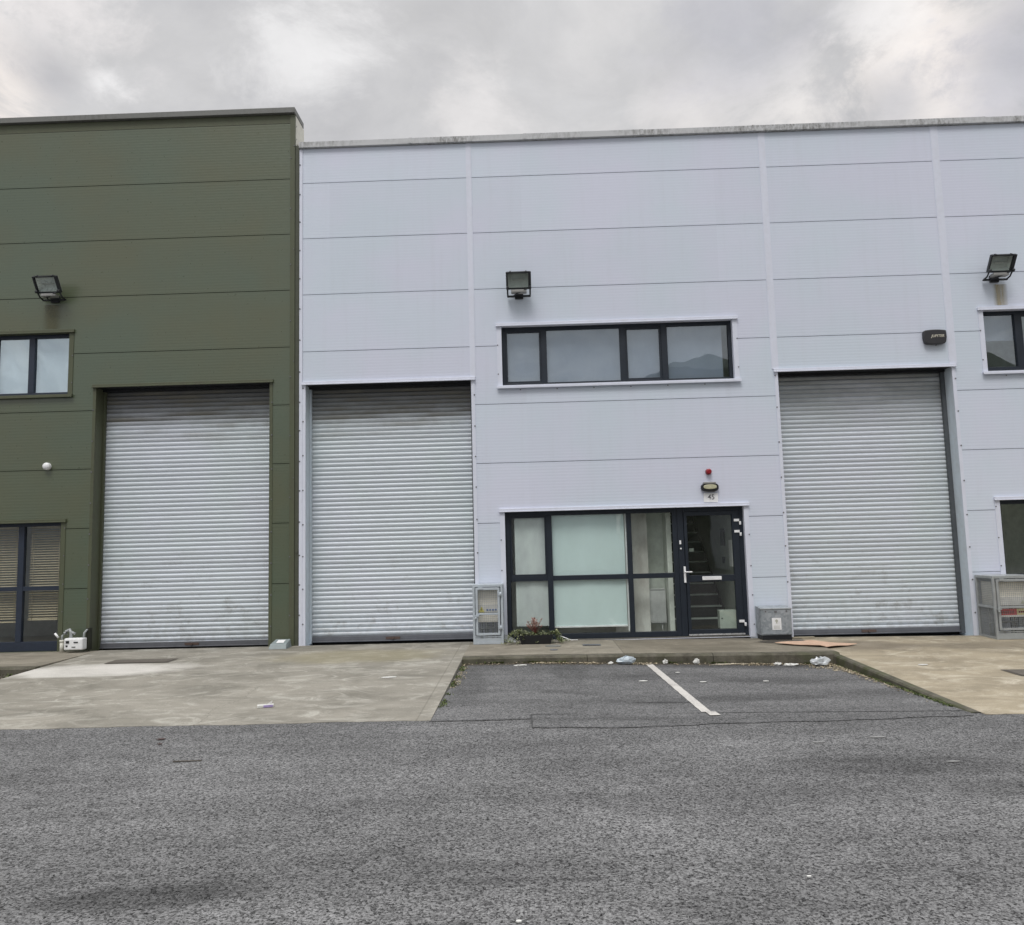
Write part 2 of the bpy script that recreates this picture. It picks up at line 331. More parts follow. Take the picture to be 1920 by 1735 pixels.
# ------------------------------------------------------------------ mesh builder
class MB:
    def __init__(s): s.v = []; s.f = []; s.mi = []; s.sm = []
    def quad(s, a, b, c, d, mi=0, sm=False):
        n = len(s.v); s.v += [tuple(a), tuple(b), tuple(c), tuple(d)]; s.f.append((n, n+1, n+2, n+3)); s.mi.append(mi); s.sm.append(sm); return s
    def tri(s, a, b, c, mi=0):
        n = len(s.v); s.v += [tuple(a), tuple(b), tuple(c)]; s.f.append((n, n+1, n+2)); s.mi.append(mi); s.sm.append(False); return s
    def box(s, x0, x1, y0, y1, z0, z1, mi=0, M=None):
        c = [Vector((x, y, z)) for z in (z0, z1) for y in (y0, y1) for x in (x0, x1)]
        if M is not None: c = [M @ q for q in c]
        n = len(s.v); s.v += [tuple(q) for q in c]
        for f in ((0, 2, 3, 1), (4, 5, 7, 6), (0, 1, 5, 4), (2, 6, 7, 3), (0, 4, 6, 2), (1, 3, 7, 5)):
            s.f.append(tuple(n+i for i in f)); s.mi.append(mi); s.sm.append(False)
        return s
    def tube(s, pts, r, n=8, mi=0, cap=True, radii=None):
        pts = [Vector(p) for p in pts]; base = len(s.v); N = len(pts)
        for i, p in enumerate(pts):
            d = (pts[min(i+1, N-1)]-pts[max(i-1, 0)]).normalized()
            a = d.orthogonal().normalized() if abs(d.z) > .95 else d.cross(Vector((0, 0, 1))).normalized()
            b = d.cross(a); rr = radii[i] if radii else r
            for k in range(n):
                t = 2*PI*k/n; s.v.append(tuple(p+a*math.cos(t)*rr+b*math.sin(t)*rr))
        for i in range(N-1):
            for k in range(n):
                k2 = (k+1) % n; s.f.append((base+i*n+k, base+i*n+k2, base+(i+1)*n+k2, base+(i+1)*n+k)); s.mi.append(mi); s.sm.append(True)
        if cap:
            s.f.append(tuple(base+k for k in range(n))); s.mi.append(mi); s.sm.append(False)
            s.f.append(tuple(base+(N-1)*n+k for k in reversed(range(n)))); s.mi.append(mi); s.sm.append(False)
        return s
    def prism(s, outline, vec, mi=0, smooth=False):
        vec = Vector(vec); o = [Vector(p) for p in outline]; n = len(o); b = len(s.v)
        s.v += [tuple(p) for p in o]+[tuple(p+vec) for p in o]
        s.f.append(tuple(b+i for i in range(n))); s.f.append(tuple(b+n+i for i in reversed(range(n)))); s.mi += [mi, mi]; s.sm += [False, False]
        for i in range(n):
            j = (i+1) % n; s.f.append((b+j, b+i, b+n+i, b+n+j)); s.mi.append(mi); s.sm.append(smooth)
        return s
    def dome(s, c, r, axis='-y', squash=1., full=False, mi=0, nu=16, nv=8):
        c = Vector(c); rows = []; lo = -PI/2 if full else 0
        for i in range(nv+1):
            a = lo+(PI/2-lo)*i/nv; row = []
            for k in range(nu):
                t = 2*PI*k/nu; u, w, h = math.cos(a)*math.cos(t)*r, math.cos(a)*math.sin(t)*r, math.sin(a)*r*squash
                q = Vector((u, -h, w)) if axis == '-y' else Vector((u, w, h))
                row.append(len(s.v)); s.v.append(tuple(c+q))
            rows.append(row)
        for i in range(nv):
            for k in range(nu):
                j = (k+1) % nu; s.f.append((rows[i][k], rows[i][j], rows[i+1][j], rows[i+1][k])); s.mi.append(mi); s.sm.append(True)
        return s
    def build(s, name, mats, parent=None, bevel=0., root=None):
        """parent: object whose root location is subtracted so the mesh can be given in world metres"""
        off = Vector((0, 0, 0)); q = parent
        while q is not None: off += q.location; q = q.parent
        me = bpy.data.meshes.new(name); me.from_pydata([tuple(Vector(v)-off) for v in s.v], [], s.f)
        if not isinstance(mats, (list, tuple)): mats = [mats]
        for m in mats: me.materials.append(m)
        for p, mi, sm in zip(me.polygons, s.mi, s.sm): p.material_index = mi; p.use_smooth = sm
        bm = bmesh.new(); bm.from_mesh(me); bmesh.ops.remove_doubles(bm, verts=bm.verts, dist=1e-5)
        bmesh.ops.recalc_face_normals(bm, faces=bm.faces); bm.to_mesh(me); bm.free(); me.update()
        o = bpy.data.objects.new(name, me); COL.objects.link(o); o.parent = parent
        if bevel:
            b = o.modifiers.new('edge', 'BEVEL'); b.width = bevel; b.segments = 2; b.limit_method = 'ANGLE'; b.angle_limit = .7
        return o
def B(x0, x1, y0, y1, z0, z1): return MB().box(x0, x1, y0, y1, z0, z1)
def tag(o, label=None, cat=None, group=None, kind=None):
    if label: o['label'] = label
    if cat: o['category'] = cat
    if group: o['group'] = group
    if kind: o['kind'] = kind
    return o
def thing(name, label, cat, loc=(0, 0, 0), group=None, rz=0.):
    o = bpy.data.objects.new(name, None); COL.objects.link(o); o.location = loc; o.rotation_euler.z = rz
    o.empty_display_size = .2
    return tag(o, label, cat, group)
def solo(mb, name, mats, label, cat, group=None, bevel=0.): return tag(mb.build(name, mats, None, bevel), label, cat, group)
def struct(mb, name, mats): return tag(mb.build(name, mats), kind='structure')
def copy_tree(o, parent=None):
    c = o.copy(); COL.objects.link(c); c.parent = parent
    for ch in list(o.children): copy_tree(ch, c)
    return c
def text_mesh(txt, size, depth, shear=0., bold=0.):
    cu = bpy.data.curves.new('lettering', 'FONT'); cu.body = txt; cu.size = size; cu.extrude = depth; cu.align_x = 'CENTER'; cu.align_y = 'CENTER'; cu.shear = shear; cu.offset = bold
    o = bpy.data.objects.new('lettering', cu); COL.objects.link(o)
    bpy.context.view_layer.update()
    me = bpy.data.meshes.new_from_object(o.evaluated_get(bpy.context.evaluated_depsgraph_get()))
    bpy.data.objects.remove(o); return me
def text_part(txt, size, depth, m, parent, loc, rotz=0., shear=0., bold=0., name='lettering'):
    me = text_mesh(txt, size, depth, shear, bold); me.transform(Matrix.Rotation(rotz, 4, 'Z')); me.transform(Matrix.Rotation(PI/2, 4, 'X'))
    off = Vector((0, 0, 0)); q = parent
    while q is not None: off += q.location; q = q.parent
    me.transform(Matrix.Translation(Vector(loc)-off)); me.materials.clear(); me.materials.append(m)
    o = bpy.data.objects.new(name, me); COL.objects.link(o); o.parent = parent; return o

# ------------------------------------------------------------------ ground levels
def base(x): return -.012*max(0., min(x, 9.))
def asp(x, y):
    k = max(0., min(1., (y+5.2)/3.5)); xx = max(0., min(x, 9.)); return -.10-.012*xx-.016*xx*k
def slab(x, y): return base(x)-.1*min(1., max(0., -y/5.25))
def sheet(x0, x1, y0, y1, fn, dz=0., nx=12, ny=12, edge=None):
    mb = MB(); xs = [x0+(x1-x0)*i/nx for i in range(nx+1)]; ys = [y0+(y1-y0)*i/ny for i in range(ny+1)]
    P = lambda x, y: (x, y, fn(x, y)+dz)
    for i in range(nx):
        for j in range(ny): mb.quad(P(xs[i], ys[j]), P(xs[i+1], ys[j]), P(xs[i+1], ys[j+1]), P(xs[i], ys[j+1]))
    if edge:
        for i in range(nx):
            for yy in (ys[0], ys[-1]): mb.quad(P(xs[i], yy), P(xs[i+1], yy), (xs[i+1], yy, edge), (xs[i], yy, edge))
        for j in range(ny):
            for xx in (xs[0], xs[-1]): mb.quad(P(xx, ys[j]), P(xx, ys[j+1]), (xx, ys[j+1], edge), (xx, ys[j], edge))
    return mb
# road: one sheet to the horizon, finer near the camera
mb = MB()
xs = [-1500, -200, -40, -16] + [i*1.0 for i in range(-12, 16)] + [20, 40, 200, 1500]
ys = [-1500, -300, -80, -30, -12, -10, -8, -6.5, -5.2, -4.5, -3.8, -3.1, -2.4, -1.7, 0, 12, 40, 1500]
for i in range(len(xs)-1):
    for j in range(len(ys)-1):
        P = [(x, y, asp(x, y)) for x, y in ((xs[i], ys[j]), (xs[i+1], ys[j]), (xs[i+1], ys[j+1]), (xs[i], ys[j+1]))]
        mb.quad(*P, sm=True)
struct(mb, 'road', m_road)
XL0, XL1, XR0, XR1, YF, YK = -7.16, -1.02, 4.30, 10.4, -5.24, -1.72
def jag(x, seed): return .012*math.sin(x*3.1+seed)+.008*math.sin(x*9.7+seed*2)+.005*math.sin(x*23+seed)
# slabs, pavements
def slabsheet(x0, x1, seed):
    mb = MB(); n = 60; m = 12
    yf = lambda x: YF+jag(x, seed); P = lambda x, t: (x, yf(x)*t, slab(x, yf(x)*t)+.004)
    for i in range(n):
        a, b = x0+(x1-x0)*i/n, x0+(x1-x0)*(i+1)/n
        for j in range(m):
            t0, t1 = j/m, (j+1)/m
            mb.quad(P(a, t1), P(b, t1), P(b, t0), P(a, t0))
        mb.quad(P(a, 1), P(b, 1), (b, yf(b), -.5), (a, yf(a), -.5))
    for xx in (x0, x1):
        for j in range(m): mb.quad(P(xx, j/m), P(xx, (j+1)/m), (xx, yf(xx)*(j+1)/m, -.5), (xx, yf(xx)*j/m, -.5))
    return mb
struct(slabsheet(XL0, XL1, 1.), 'left_apron', m_slab)
struct(slabsheet(XR0, XR1, 4.), 'right_apron', m_slab_r)
def pavement(x0, x1, nm):
    mb = sheet(x0+.004, x1-.004, YK+.13, -.0, lambda x, y: base(x), .0, 24, 3, -.5)
    struct(mb, nm, m_pave)
    kb = MB(); L = x1-x0; n = max(1, round(L/1.8)); w = L/n
    for i in range(n):
        a, b = x0+i*w+.004, x0+(i+1)*w-.004; dj = random.uniform(-.006, .006); dz = random.uniform(-.004, .004)
        prof = lambda x: [(x, YK+.126, -.4), (x, YK+dj, -.4), (x, YK+dj, base(x)-.028+dz), (x, YK+dj+.022, base(x)-.002+dz), (x, YK+.126, base(x)+dz)]
        A, C = prof(a), prof(b); o = len(kb.v); kb.v += A+C
        for k in range(5):
            j = (k+1) % 5; kb.f.append((o+k, o+j, o+5+j, o+5+k)); kb.mi.append(0); kb.sm.append(False)
        kb.f.append(tuple(o+k for k in range(5))); kb.f.append(tuple(o+9-k for k in range(5))); kb.mi += [0, 0]; kb.sm += [False, False]
    struct(kb, 'kerb', m_kerb)
pavement(XL1, XR0, 'pavement')
pavement(-13.2, XL0, 'pavement')
# edging along the right apron
eb = MB()
for i in range(12):
    a, b = -1.74-(YF*-1-1.80)*i/12, -1.74-(YF*-1-1.80)*(i+1)/12
    za, zb = slab(4.3, a), slab(4.3, b)
    o = [(4.20, a, -.5), (4.20, a, za-.012), (4.215, a, za+.006), (4.297, a, za+.006), (4.297, a, -.5)]
    o2 = [(4.20, b, -.5), (4.20, b, zb-.012), (4.215, b, zb+.006), (4.297, b, zb+.006), (4.297, b, -.5)]
    n0 = len(eb.v); eb.v += o+o2
    for k in range(5):
        j = (k+1) % 5; eb.f.append((n0+k, n0+j, n0+5+j, n0+5+k)); eb.mi.append(0); eb.sm.append(False)
struct(eb, 'kerb', m_kerb)
mbb = sheet(-.04, 4.195, -5.07, YK, asp, .004, 20, 14); m2 = sheet(XL1+.005, -.04, -5.285, YK, asp, .004, 5, 15)
n_ = len(mbb.v); mbb.v += m2.v; mbb.f += [tuple(n_+i for i in f) for f in m2.f]; mbb.mi += m2.mi; mbb.sm += m2.sm
struct(mbb, 'parking_bay', m_bay)
# patched strip with ragged edges
mb = MB(); n = 50
for i in range(n):
    a, b = -.03+4.2*i/n, -.03+4.2*(i+1)/n
    f0 = lambda x: -5.65+jag(x, 2)*1.4+.10*max(0, x-.8); f1 = lambda x: -5.085+jag(x, 5)*.6-.02*max(0, x-2)
    mb.quad((a, f0(a), asp(a, f0(a))+.0055), (b, f0(b), asp(b, f0(b))+.0055), (b, f1(b), asp(b, f1(b))+.0055), (a, f1(a), asp(a, f1(a))+.0055))
struct(mb, 'patched_strip', m_patch)
m_crack = mat('tar_filled_crack', color=(.055, .055, .055), rough=.8)
def ribbon(pts, w, z, dens=14):
    mb = MB(); fine = []
    for (x0, y0), (x1, y1) in zip(pts, pts[1:]):
        L = math.hypot(x1-x0, y1-y0); k = max(1, int(L*dens))
        fine += [(x0+(x1-x0)*i/k, y0+(y1-y0)*i/k) for i in range(k)]
    fine.append(pts[-1])
    fine = [(x+random.uniform(-.006, .006), y+random.uniform(-.006, .006)) for x, y in fine]
    for i in range(len(fine)-1):
        (ax, ay), (bx, by) = fine[i], fine[i+1]; d = Vector((bx-ax, by-ay)).normalized(); nn = Vector((-d.y, d.x))
        wa = w*random.uniform(.4, 1.1) if i % 2 else w*.8; wb = wa
        mb.quad((ax-nn.x*wa, ay-nn.y*wa, asp(ax, ay)+z), (bx-nn.x*wb, by-nn.y*wb, asp(bx, by)+z), (bx+nn.x*wb, by+nn.y*wb, asp(bx, by)+z), (ax+nn.x*wa, ay+nn.y*wa, asp(ax, ay)+z))
    return mb
struct(ribbon([(-1.05, -5.29), (-.6, -5.30), (-.04, -5.27), (-.04, -5.09)], .007, .012), 'asphalt_seam', m_crack)
struct(ribbon([(-.04, -5.11), (-.035, -5.64), (.5, -5.67), (1.1, -5.66)], .006, .013), 'asphalt_seam', m_crack)
# painted bay line with the broken, shifted end
mb = MB()
def lin(pts, dz=.010):
    mb.f.append(tuple(len(mb.v)+i for i in range(len(pts)))); mb.mi.append(0); mb.sm.append(False); mb.v += [(x, y, asp(x, y)+dz) for x, y in pts]
N = 26
for i in range(N):
    t0, t1 = i/N, (i+1)/N; X = lambda t: 1.555+.085*t; Y = lambda t: -1.82-3.24*t
    e = lambda t: .003*math.sin(t*60)
    lin([(X(t0)+e(t0), Y(t0)), (X(t1)+e(t1), Y(t1)), (X(t1)+.098+e(t1*1.3), Y(t1)), (X(t0)+.098+e(t0*1.3), Y(t0))])
lin([(1.675, -5.062), (1.685, -5.235), (1.79, -5.222), (1.775, -5.062)], .014)
struct(mb, 'bay_line', m_paint)

# ------------------------------------------------------------------ facade grid
def facade(x0, x1, z1, joint0, holes, strips, zb=-.3):
    """front skin of 1 m deep panels with recessed joints; holes = rectangles left open"""
    J = [joint0-k for k in range(-2, 10)]
    J = [j for j in J if .05 < j < z1-.05]
    zs = {zb, z1}; xs = {x0, x1}
    for j in J: zs |= {j-.006, j+.006}
    for (a, b, c, d) in holes: xs |= {a, b}; zs |= {c, d}
    for (a, b, c, d) in strips: xs |= {a, b}
    xs = sorted(x for x in xs if x0 <= x <= x1); zs = sorted(z for z in zs if zb <= z <= z1)
    def cell(x, z):
        for (a, b, c, d) in holes:
            if a < x < b and c < z < d: return None
        for j in J:
            if j-.006 < z < j+.006:
                for (a, b, c, d) in strips:
                    if a < x < b and c < z < d: return 0.
                return .007
        return 0.
    D = [[cell((xs[i]+xs[i+1])/2, (zs[k]+zs[k+1])/2) for k in range(len(zs)-1)] for i in range(len(xs)-1)]
    mb = MB()
    for i in range(len(xs)-1):
        for k in range(len(zs)-1):
            d = D[i][k]
            if d is None: continue
            a, b, c, e = xs[i], xs[i+1], zs[k], zs[k+1]
            mb.quad((a, d, c), (b, d, c), (b, d, e), (a, d, e), 1 if d > 0 else 0)
            if k+1 < len(zs)-1 and D[i][k+1] is not None and D[i][k+1] != d: mb.quad((a, d, e), (b, d, e), (b, D[i][k+1], e), (a, D[i][k+1], e), 0)
            if i+1 < len(xs)-1 and D[i+1][k] is not None and D[i+1][k] != d: mb.quad((b, d, c), (b, d, e), (b, D[i+1][k], e), (b, D[i+1][k], c), 0)
    return mb
def hole_lining(mb, a, b, c, d, depth, mi=0, y0=.0):
    mb.quad((a, y0, c), (a, depth, c), (a, depth, d), (a, y0, d), mi); mb.quad((b, depth, c), (b, y0, c), (b, y0, d), (b, depth, d), mi)
    mb.quad((a, y0, d), (a, depth, d), (b, depth, d), (b, y0, d), mi); mb.quad((a, y0, c), (b, y0, c), (b, depth, c), (a, depth, c), mi)
def dots(mb, x, z0, z1, step, mi=1, r=.012, y=0.):
    z = z0
    while z < z1:
        mb.tube([(x, y, z), (x, y-.007, z)], r, 6, mi); z += step*random.uniform(.93, 1.07)

# --- window unit: frame bars + panes
def window(parent, x0, x1, z0, z1, mulls, transom, fm, gm, y=.09, border=.06, sash=(), bot=None, nm='window'):
    """x mullions = list of (xa, xb); transom = (za, zb) or None"""
    bot = border if bot is None else bot
    w = MB(); w.box(x0, x0+border, y, y+.07, z0, z1); w.box(x1-border, x1, y, y+.07, z0, z1)
    w.box(x0+border, x1-border, y, y+.07, z1-border, z1); w.box(x0+border, x1-border, y, y+.07, z0, z0+bot)
    o = tag(w.build(nm, fm, parent, .004))
    for a, b in mulls: B(a, b, y-.003, y+.068, z0+bot, z1-border).build('mullion', fm, o, .003)
    cols = [x0+border]+[q for m in mulls for q in m]+[x1-border]
    if transom:
        for i in range(0, len(cols), 2): B(cols[i], cols[i+1], y+.003, y+.066, transom[0], transom[1]).build('transom', fm, o, .003)
    for i in range(0, len(cols), 2):
        rows = [(z0+bot, z1-border)] if not transom else [(z0+bot, transom[0]), (transom[1], z1-border)]
        for r, (c, d) in enumerate(rows):
            a, b = cols[i], cols[i+1]
            if (i//2) in sash and (not transom or r == 1):
                s = MB(); t = .032; s.box(a, a+t, y+.012, y+.06, c, d); s.box(b-t, b, y+.012, y+.06, c, d); s.box(a+t, b-t, y+.012, y+.06, d-t, d); s.box(a+t, b-t, y+.012, y+.06, c, c+t)
                s.build('sash', fm, o, .003); a, b, c, d = a+t, b-t, c+t, d-t
            MB().quad((a, y+.035, c), (b, y+.035, c), (b, y+.035, d), (a, y+.035, d)).build('pane', gm, o)
    return o
def surround(parent, x0, x1, z0, z1, tm, sill=True, depth=.09, left=True, right=True):
    """flashings round an opening: jambs, head drip and sill, plus lining of the reveal"""
    h = MB(); h.box(x0-.09, x1+.09, -.035, .001, z1, z1+.052); h.box(x0-.092, x1+.092, -.043, -.030, z1-.006, z1+.012)
    h.build('head_flashing', tm, parent, .004)
    for s, on in ((0, left), (1, right)):
        if not on: continue
        a, b = (x0-.078, x0+.002) if s == 0 else (x1-.002, x1+.078)
        j = MB(); j.box(a, b, -.010, .001, z0-(.03 if sill else .0), z1-.001)
        dots(j, a+.012 if s == 0 else b-.012, z0+.2, z1-.05, .48, 1, .011, -.010)
        j.build('jamb_flashing', [tm, m_fix], parent)
    l = MB(); hole_lining(l, x0, x1, z0, z1, depth+.06, 0, .0015); l.build('reveal_lining', tm, parent)
    if sill:
        q = MB(); q.box(x0-.09, x1+.09, -.05, .0005, z0-.032, z0-.002); q.box(x0-.094, x1+.094, -.056, -.044, z0-.055, z0-.02)
        z = x0+.3
        while z < x1: q.tube([(z, -.004, z0-.075), (z, 0, z0-.075)], .011, 6, 1); z += .62
        q.build('sill_flashing', [tm, m_fix], parent, .003)
def roller_shutter(parent, x0, x1, z0, z1, y, sm, tm, rv, jl=.05, jr=.05, seed=0, lockx=None, gw=.0):
    p = .0755; prof = []; z = z1+.05
    while z > z0+.10:
        for k in range(7):
            u, dy = ((0, .006), (.05, -.004), (.16, -.010), (.28, -.014), (.42, -.0145), (.70, -.009), (.96, .003))[k]; prof.append((y+dy, z-p*u))
        z -= p
    mb = MB(); n0 = len(prof); mb.v += [(x0-.03, a, b) for a, b in prof]+[(x1+.03, a, b) for a, b in prof]
    for i in range(n0-1): mb.f.append((i, i+1, n0+i+1, n0+i)); mb.mi.append(0); mb.sm.append(1 <= (i % 7) <= 4)
    o = mb.build('roller_shutter', sm, parent)
    bb = B(x0+.01, x1-.01, y-.035, y+.02, z0+.018, z0+.105); bb.box(x0+.01, x1-.01, y-.055, y-.036, z0+.018, z0+.035); bb.build('bottom_bar', m_bar, o, .004)
    lx = lockx if lockx is not None else (x0+x1)/2
    k = MB(); k.box(lx-.12, lx+.12, y-.050, y-.034, z0+.045, z0+.085); k.tube([(lx, y-.075, z0+.065), (lx, y-.04, z0+.065)], .022, 8)
    k.build('lock', mat('rusty_lock', color=(.09, .06, .05), rough=.8), o)
    g = MB(); g.box(x0+.001, x0+.035+gw, y-.07, y-.022, z0, z1); g.build('guide_rail', m_guide if gw else rv, o)
    g = MB(); g.box(x1-.035-gw*1.5, x1-.001, y-.07, y-.022, z0, z1); g.build('guide_rail', m_guide, o)
    r = MB(); hole_lining(r, x0, x1, z0-.05, z1, y+.12, 0, .0015); r.mi[2] = 1; r.build('reveal_lining', [rv, m_black], parent)
    B(x0+.001, x1-.001, y-.10, y-.03, z1-.035, z1-.002).build('head_shade_strip', m_black, parent)  # black strip added to deepen the shade under the head
    h = MB(); h.box(x0-jl-.012, x1+jr+.012, -.036, .001, z1, z1+.05); h.box(x0-jl-.014, x1+jr+.014, -.046, -.030, z1-.008, z1+.014)
    h.build('head_flashing', tm, parent, .004)
    for a, b, dx in ((x0-jl, x0+.002, x0-jl+.010), (x1-.002, x1+jr, x1+jr-.010)):
        j = MB(); j.box(a, b, -.010, .001, z0-.02, z1-.001); dots(j, dx, z0+.35, z1-.05, .55, 1, .013, -.010); j.build('jamb_flashing', [tm, m_fix], parent)
    b = MB(); b.quad((x0-.05, y+.13, z0-.1), (x1+.05, y+.13, z0-.1), (x1+.05, y+.13, z1+.1), (x0-.05, y+.13, z1+.1)); b.build('backing', m_dark, o)
    return o

# ------------------------------------------------------------------ olive building
ob = thing('industrial_unit', 'tall olive green metal clad industrial building with grey coping, left of the silver one', 'building', (-9, 0, 0))
Oh = [(-7.35, -4.36, -.4, 4.42), (-11.9, -7.84, 4.32, 5.40), (-11.9, -7.88, .0, 2.14)]
mb = facade(-13.2, -4.02, 9.04, 8.024, Oh, [])
mb.build('wall', [m_olive, m_ojoint], ob)
mb = B(-13.2, -4.02, .004, .2, 9.05, 9.21); mb.build('parapet_band', m_otrim, ob)
mb = B(-13.25, -3.93, -.06, .50, 9.215, 9.315); mb.build('coping', m_ocop, ob, .006)
mb = B(-4.02, -3.937, -.012, .03, -.2, 9.2)
dots(mb, -4.008, .5, 9.0, .98, 1, .012, -.012); dots(mb, -3.95, .8, 9.0, 1.9, 1, .010, -.012)
mb.build('corner_flashing', [m_otrim, m_fix], ob)
mb = B(-3.934, -3.868, .004, .2, -.2, 8.63); mb.tube([(-3.90, .0, 1.55), (-3.90, -.01, 1.55)], .03, 8, 0)
mb.build('abutment_flashing', mat('dark_olive_flashing', color=(.066, .072, .05), rough=.7), ob)
mb = B(-4.0, -3.934, .035, .53, 8.4, 9.2); mb.v = [tuple(v) for v in mb.v]
for (yy, zz) in ((.07, 8.78), (.12, 8.70), (.07, 9.02)): mb.tube([(-3.94, yy, zz), (-3.928, yy, zz)], .012, 6, 1)
mb.build('parapet_side', [m_cream, m_fix], ob)
mb = MB(); mb.box(-13.2, -4.05, .6, 30, 8.3, 8.5); mb.box(-13.2, -13.1, .1, 30, -.2, 8.3); mb.box(-3.99, -3.90, .54, 30, -.2, 8.3); mb.box(-13.2, -3.95, 29.9, 30, -.2, 8.3)
mb.build('roof', m_ocop, ob)
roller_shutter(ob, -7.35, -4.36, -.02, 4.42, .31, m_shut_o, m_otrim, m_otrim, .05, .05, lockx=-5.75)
surround(ob, -11.9, -7.84, 4.32, 5.40, m_otrim)
surround(ob, -11.9, -7.88, .0, 2.14, m_otrim, sill=False)
window(ob, -11.9, -7.84, 4.32, 5.40, [(-10.6, -10.5), (-9.25, -9.15), (-8.60, -8.50)], None, m_frame_o, g_left)
window(ob, -11.9, -7.88, .0, 2.14, [(-10.55, -10.45), (-9.6, -9.5), (-8.66, -8.56)], (1.0, 1.075), m_frame_o, g_low, bot=.16)
# interior of the olive unit behind the glass
mb = MB(); mb.box(-12, -7.6, 2.6, 2.7, 0, 6); mb.box(-12, -7.6, .3, 2.6, 2.9, 3.1); mb.box(-7.6, -7.5, .3, 2.7, 0, 6); mb.box(-12, -7.6, .3, 2.6, -.1, .0); mb.box(-12, -7.6, .3, 2.6, 5.7, 5.8)
mb.build('interior_shell', mat('interior_paint', color=(.45, .46, .45), rough=.9), ob)
for i, (a, b) in enumerate(((-9.15, -8.60), (-8.50, -7.9))):
    solo(B(a-.02, b+.02, .168, .172, 4.33, 5.36), 'roller_blind', m_blind_l, ('pale blind in the upper window above the gas meter, left pane', 'pale blind in the upper window above the gas meter, right pane')[i], 'blind', 'blinds in the olive building upper window')
def venetian(x0, x1, zt, zb, y, label):
    t = thing('venetian_blind', label, 'blind', ((x0+x1)/2, y, zb), 'venetian blinds in the olive building')
    mb = MB(); z = zt-.04; R = Matrix.Rotation(math.radians(28), 4, 'X')
    while z > zb+.03:
        M = Matrix.Translation((0, y, z)) @ R; mb.box(x0, x1, -.022, .022, -.0012, .0012, 0, M); z -= .042
    mb.build('slat_bank', m_slatb, t)
    B(x0, x1, y-.02, y+.02, zt-.03, zt).build('head_rail', m_slatb, t); B(x0, x1, y-.018, y+.018, zb, zb+.022).build('bottom_rail', m_slatb, t)
    c = MB()
    for xx in (x0+.07, x1-.09): c.tube([(xx, y-.026, zb), (xx, y-.026, zt)], .003, 5)
    c.tube([(x0+.05, y-.04, zb+.9), (x0+.05, y-.04, zt)], .004, 5)
    c.build('cord', m_slatb, t)
venetian(-8.54, -7.94, 2.09, .50, .24, 'bronze slatted blind in the ground floor window right of the mullion')
venetian(-9.48, -8.68, 2.09, .47, .24, 'bronze slatted blind in the ground floor window at the photo edge')
venetian(-10.43, -9.62, 2.09, .50, .24, 'bronze slatted blind beyond the photo edge')

# ------------------------------------------------------------------ silver building
sb = thing('industrial_unit', 'pale silver blue metal clad industrial building with weathered coping', 'building', (2, 0, 0))
Sh = [(-3.75, -.93, -.4, 4.355), (-.40, 3.51, 4.24, 5.265), (-.42, 3.53, -.4, 2.11), (4.22, 7.11, -.4, 4.335), (7.70, 11.7, 4.235, 5.28), (7.70, 11.7, -.4, 2.09)]
STR = [(-.945, -.848, 4.40, 8.56), (4.125, 4.245, 4.38, 8.56), (7.075, 7.205, 4.38, 8.56)]
mb = facade(-3.80, 14., 8.556, 7.93, Sh, STR)
mb.build('wall', [m_silver, m_joint], sb)
for a, b, c, d in STR:
    mb = B(a, b, -.006, .0005, c+.005, d-.005); mb.box(a+.012, b-.012, -.009, -.005, c+.006, d-.006); mb.build('cover_strip', m_strim, sb)
mb = B(-3.856, -3.802, -.012, .02, -.05, 8.55); dots(mb, -3.846, .5, 8.4, .52, 1, .013, -.012); mb.build('corner_flashing', [m_strim, m_fix], sb)
mb = MB(); xs_ = [-3.86, -1.9, .1, 2.12, 4.05, 6.0, 7.98, 9.9, 11.9, 14.05]
for i, (a, b) in enumerate(zip(xs_, xs_[1:])):
    e = (i % 3)*.002
    mb.box(a+.002, b-.002, -.055-e, .42, 8.562, 8.666+e); mb.box(b-.03, b+.03, -.062, .425, 8.57, 8.672)
mb.build('coping', m_scop, sb, .004)
mb = B(-3.85, 14, .035, .40, 8.45, 8.555); mb.box(-3.86, 14, .45, 30, 8.1, 8.3); mb.box(13.95, 14, .05, 30, -.2, 8.1); mb.box(-3.86, 14, 29.9, 30, -.2, 8.1)
mb.build('roof', m_scop, sb)
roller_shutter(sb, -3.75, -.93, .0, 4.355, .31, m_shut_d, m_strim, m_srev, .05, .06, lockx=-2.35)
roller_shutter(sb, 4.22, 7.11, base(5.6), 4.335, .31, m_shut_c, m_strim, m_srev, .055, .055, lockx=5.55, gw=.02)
surround(sb, -.40, 3.51, 4.24, 5.265, m_strim)
window(sb, -.40, 3.51, 4.24, 5.265, [(.272, .367), (1.612, 1.708), (2.318, 2.42)], None, m_frame, g_up, sash=(0, 2), bot=.055)
surround(sb, 7.70, 11.7, 4.235, 5.28, m_strim)
window(sb, 7.70, 11.7, 4.235, 5.28, [(8.27, 8.37), (9.7, 9.8), (10.4, 10.5)], None, m_frame, g_up, sash=(1,), bot=.09)
surround(sb, -.42, 3.53, -.02, 2.11, m_strim, sill=False)
surround(sb, 7.70, 11.7, -.09, 2.09, m_strim, sill=False)
window(sb, -.42, 2.442, .0, 2.11, [(.268, .358), (1.60, 1.682)], (.955, 1.035), m_frame, g_low, border=.078, sash=(0,), bot=.085)
window(sb, 7.70, 11.7, -.08, 2.09, [(9.1, 9.2), (10.1, 10.2)], (.80, .88), m_frame, g_low, border=.07, bot=.11)
# threshold below shopfront
mb = B(-.42, 3.53, .05, .3, -.3, -.001); mb.build('threshold', mat('threshold_concrete', color=(.12, .115, .10), rough=.9), sb)
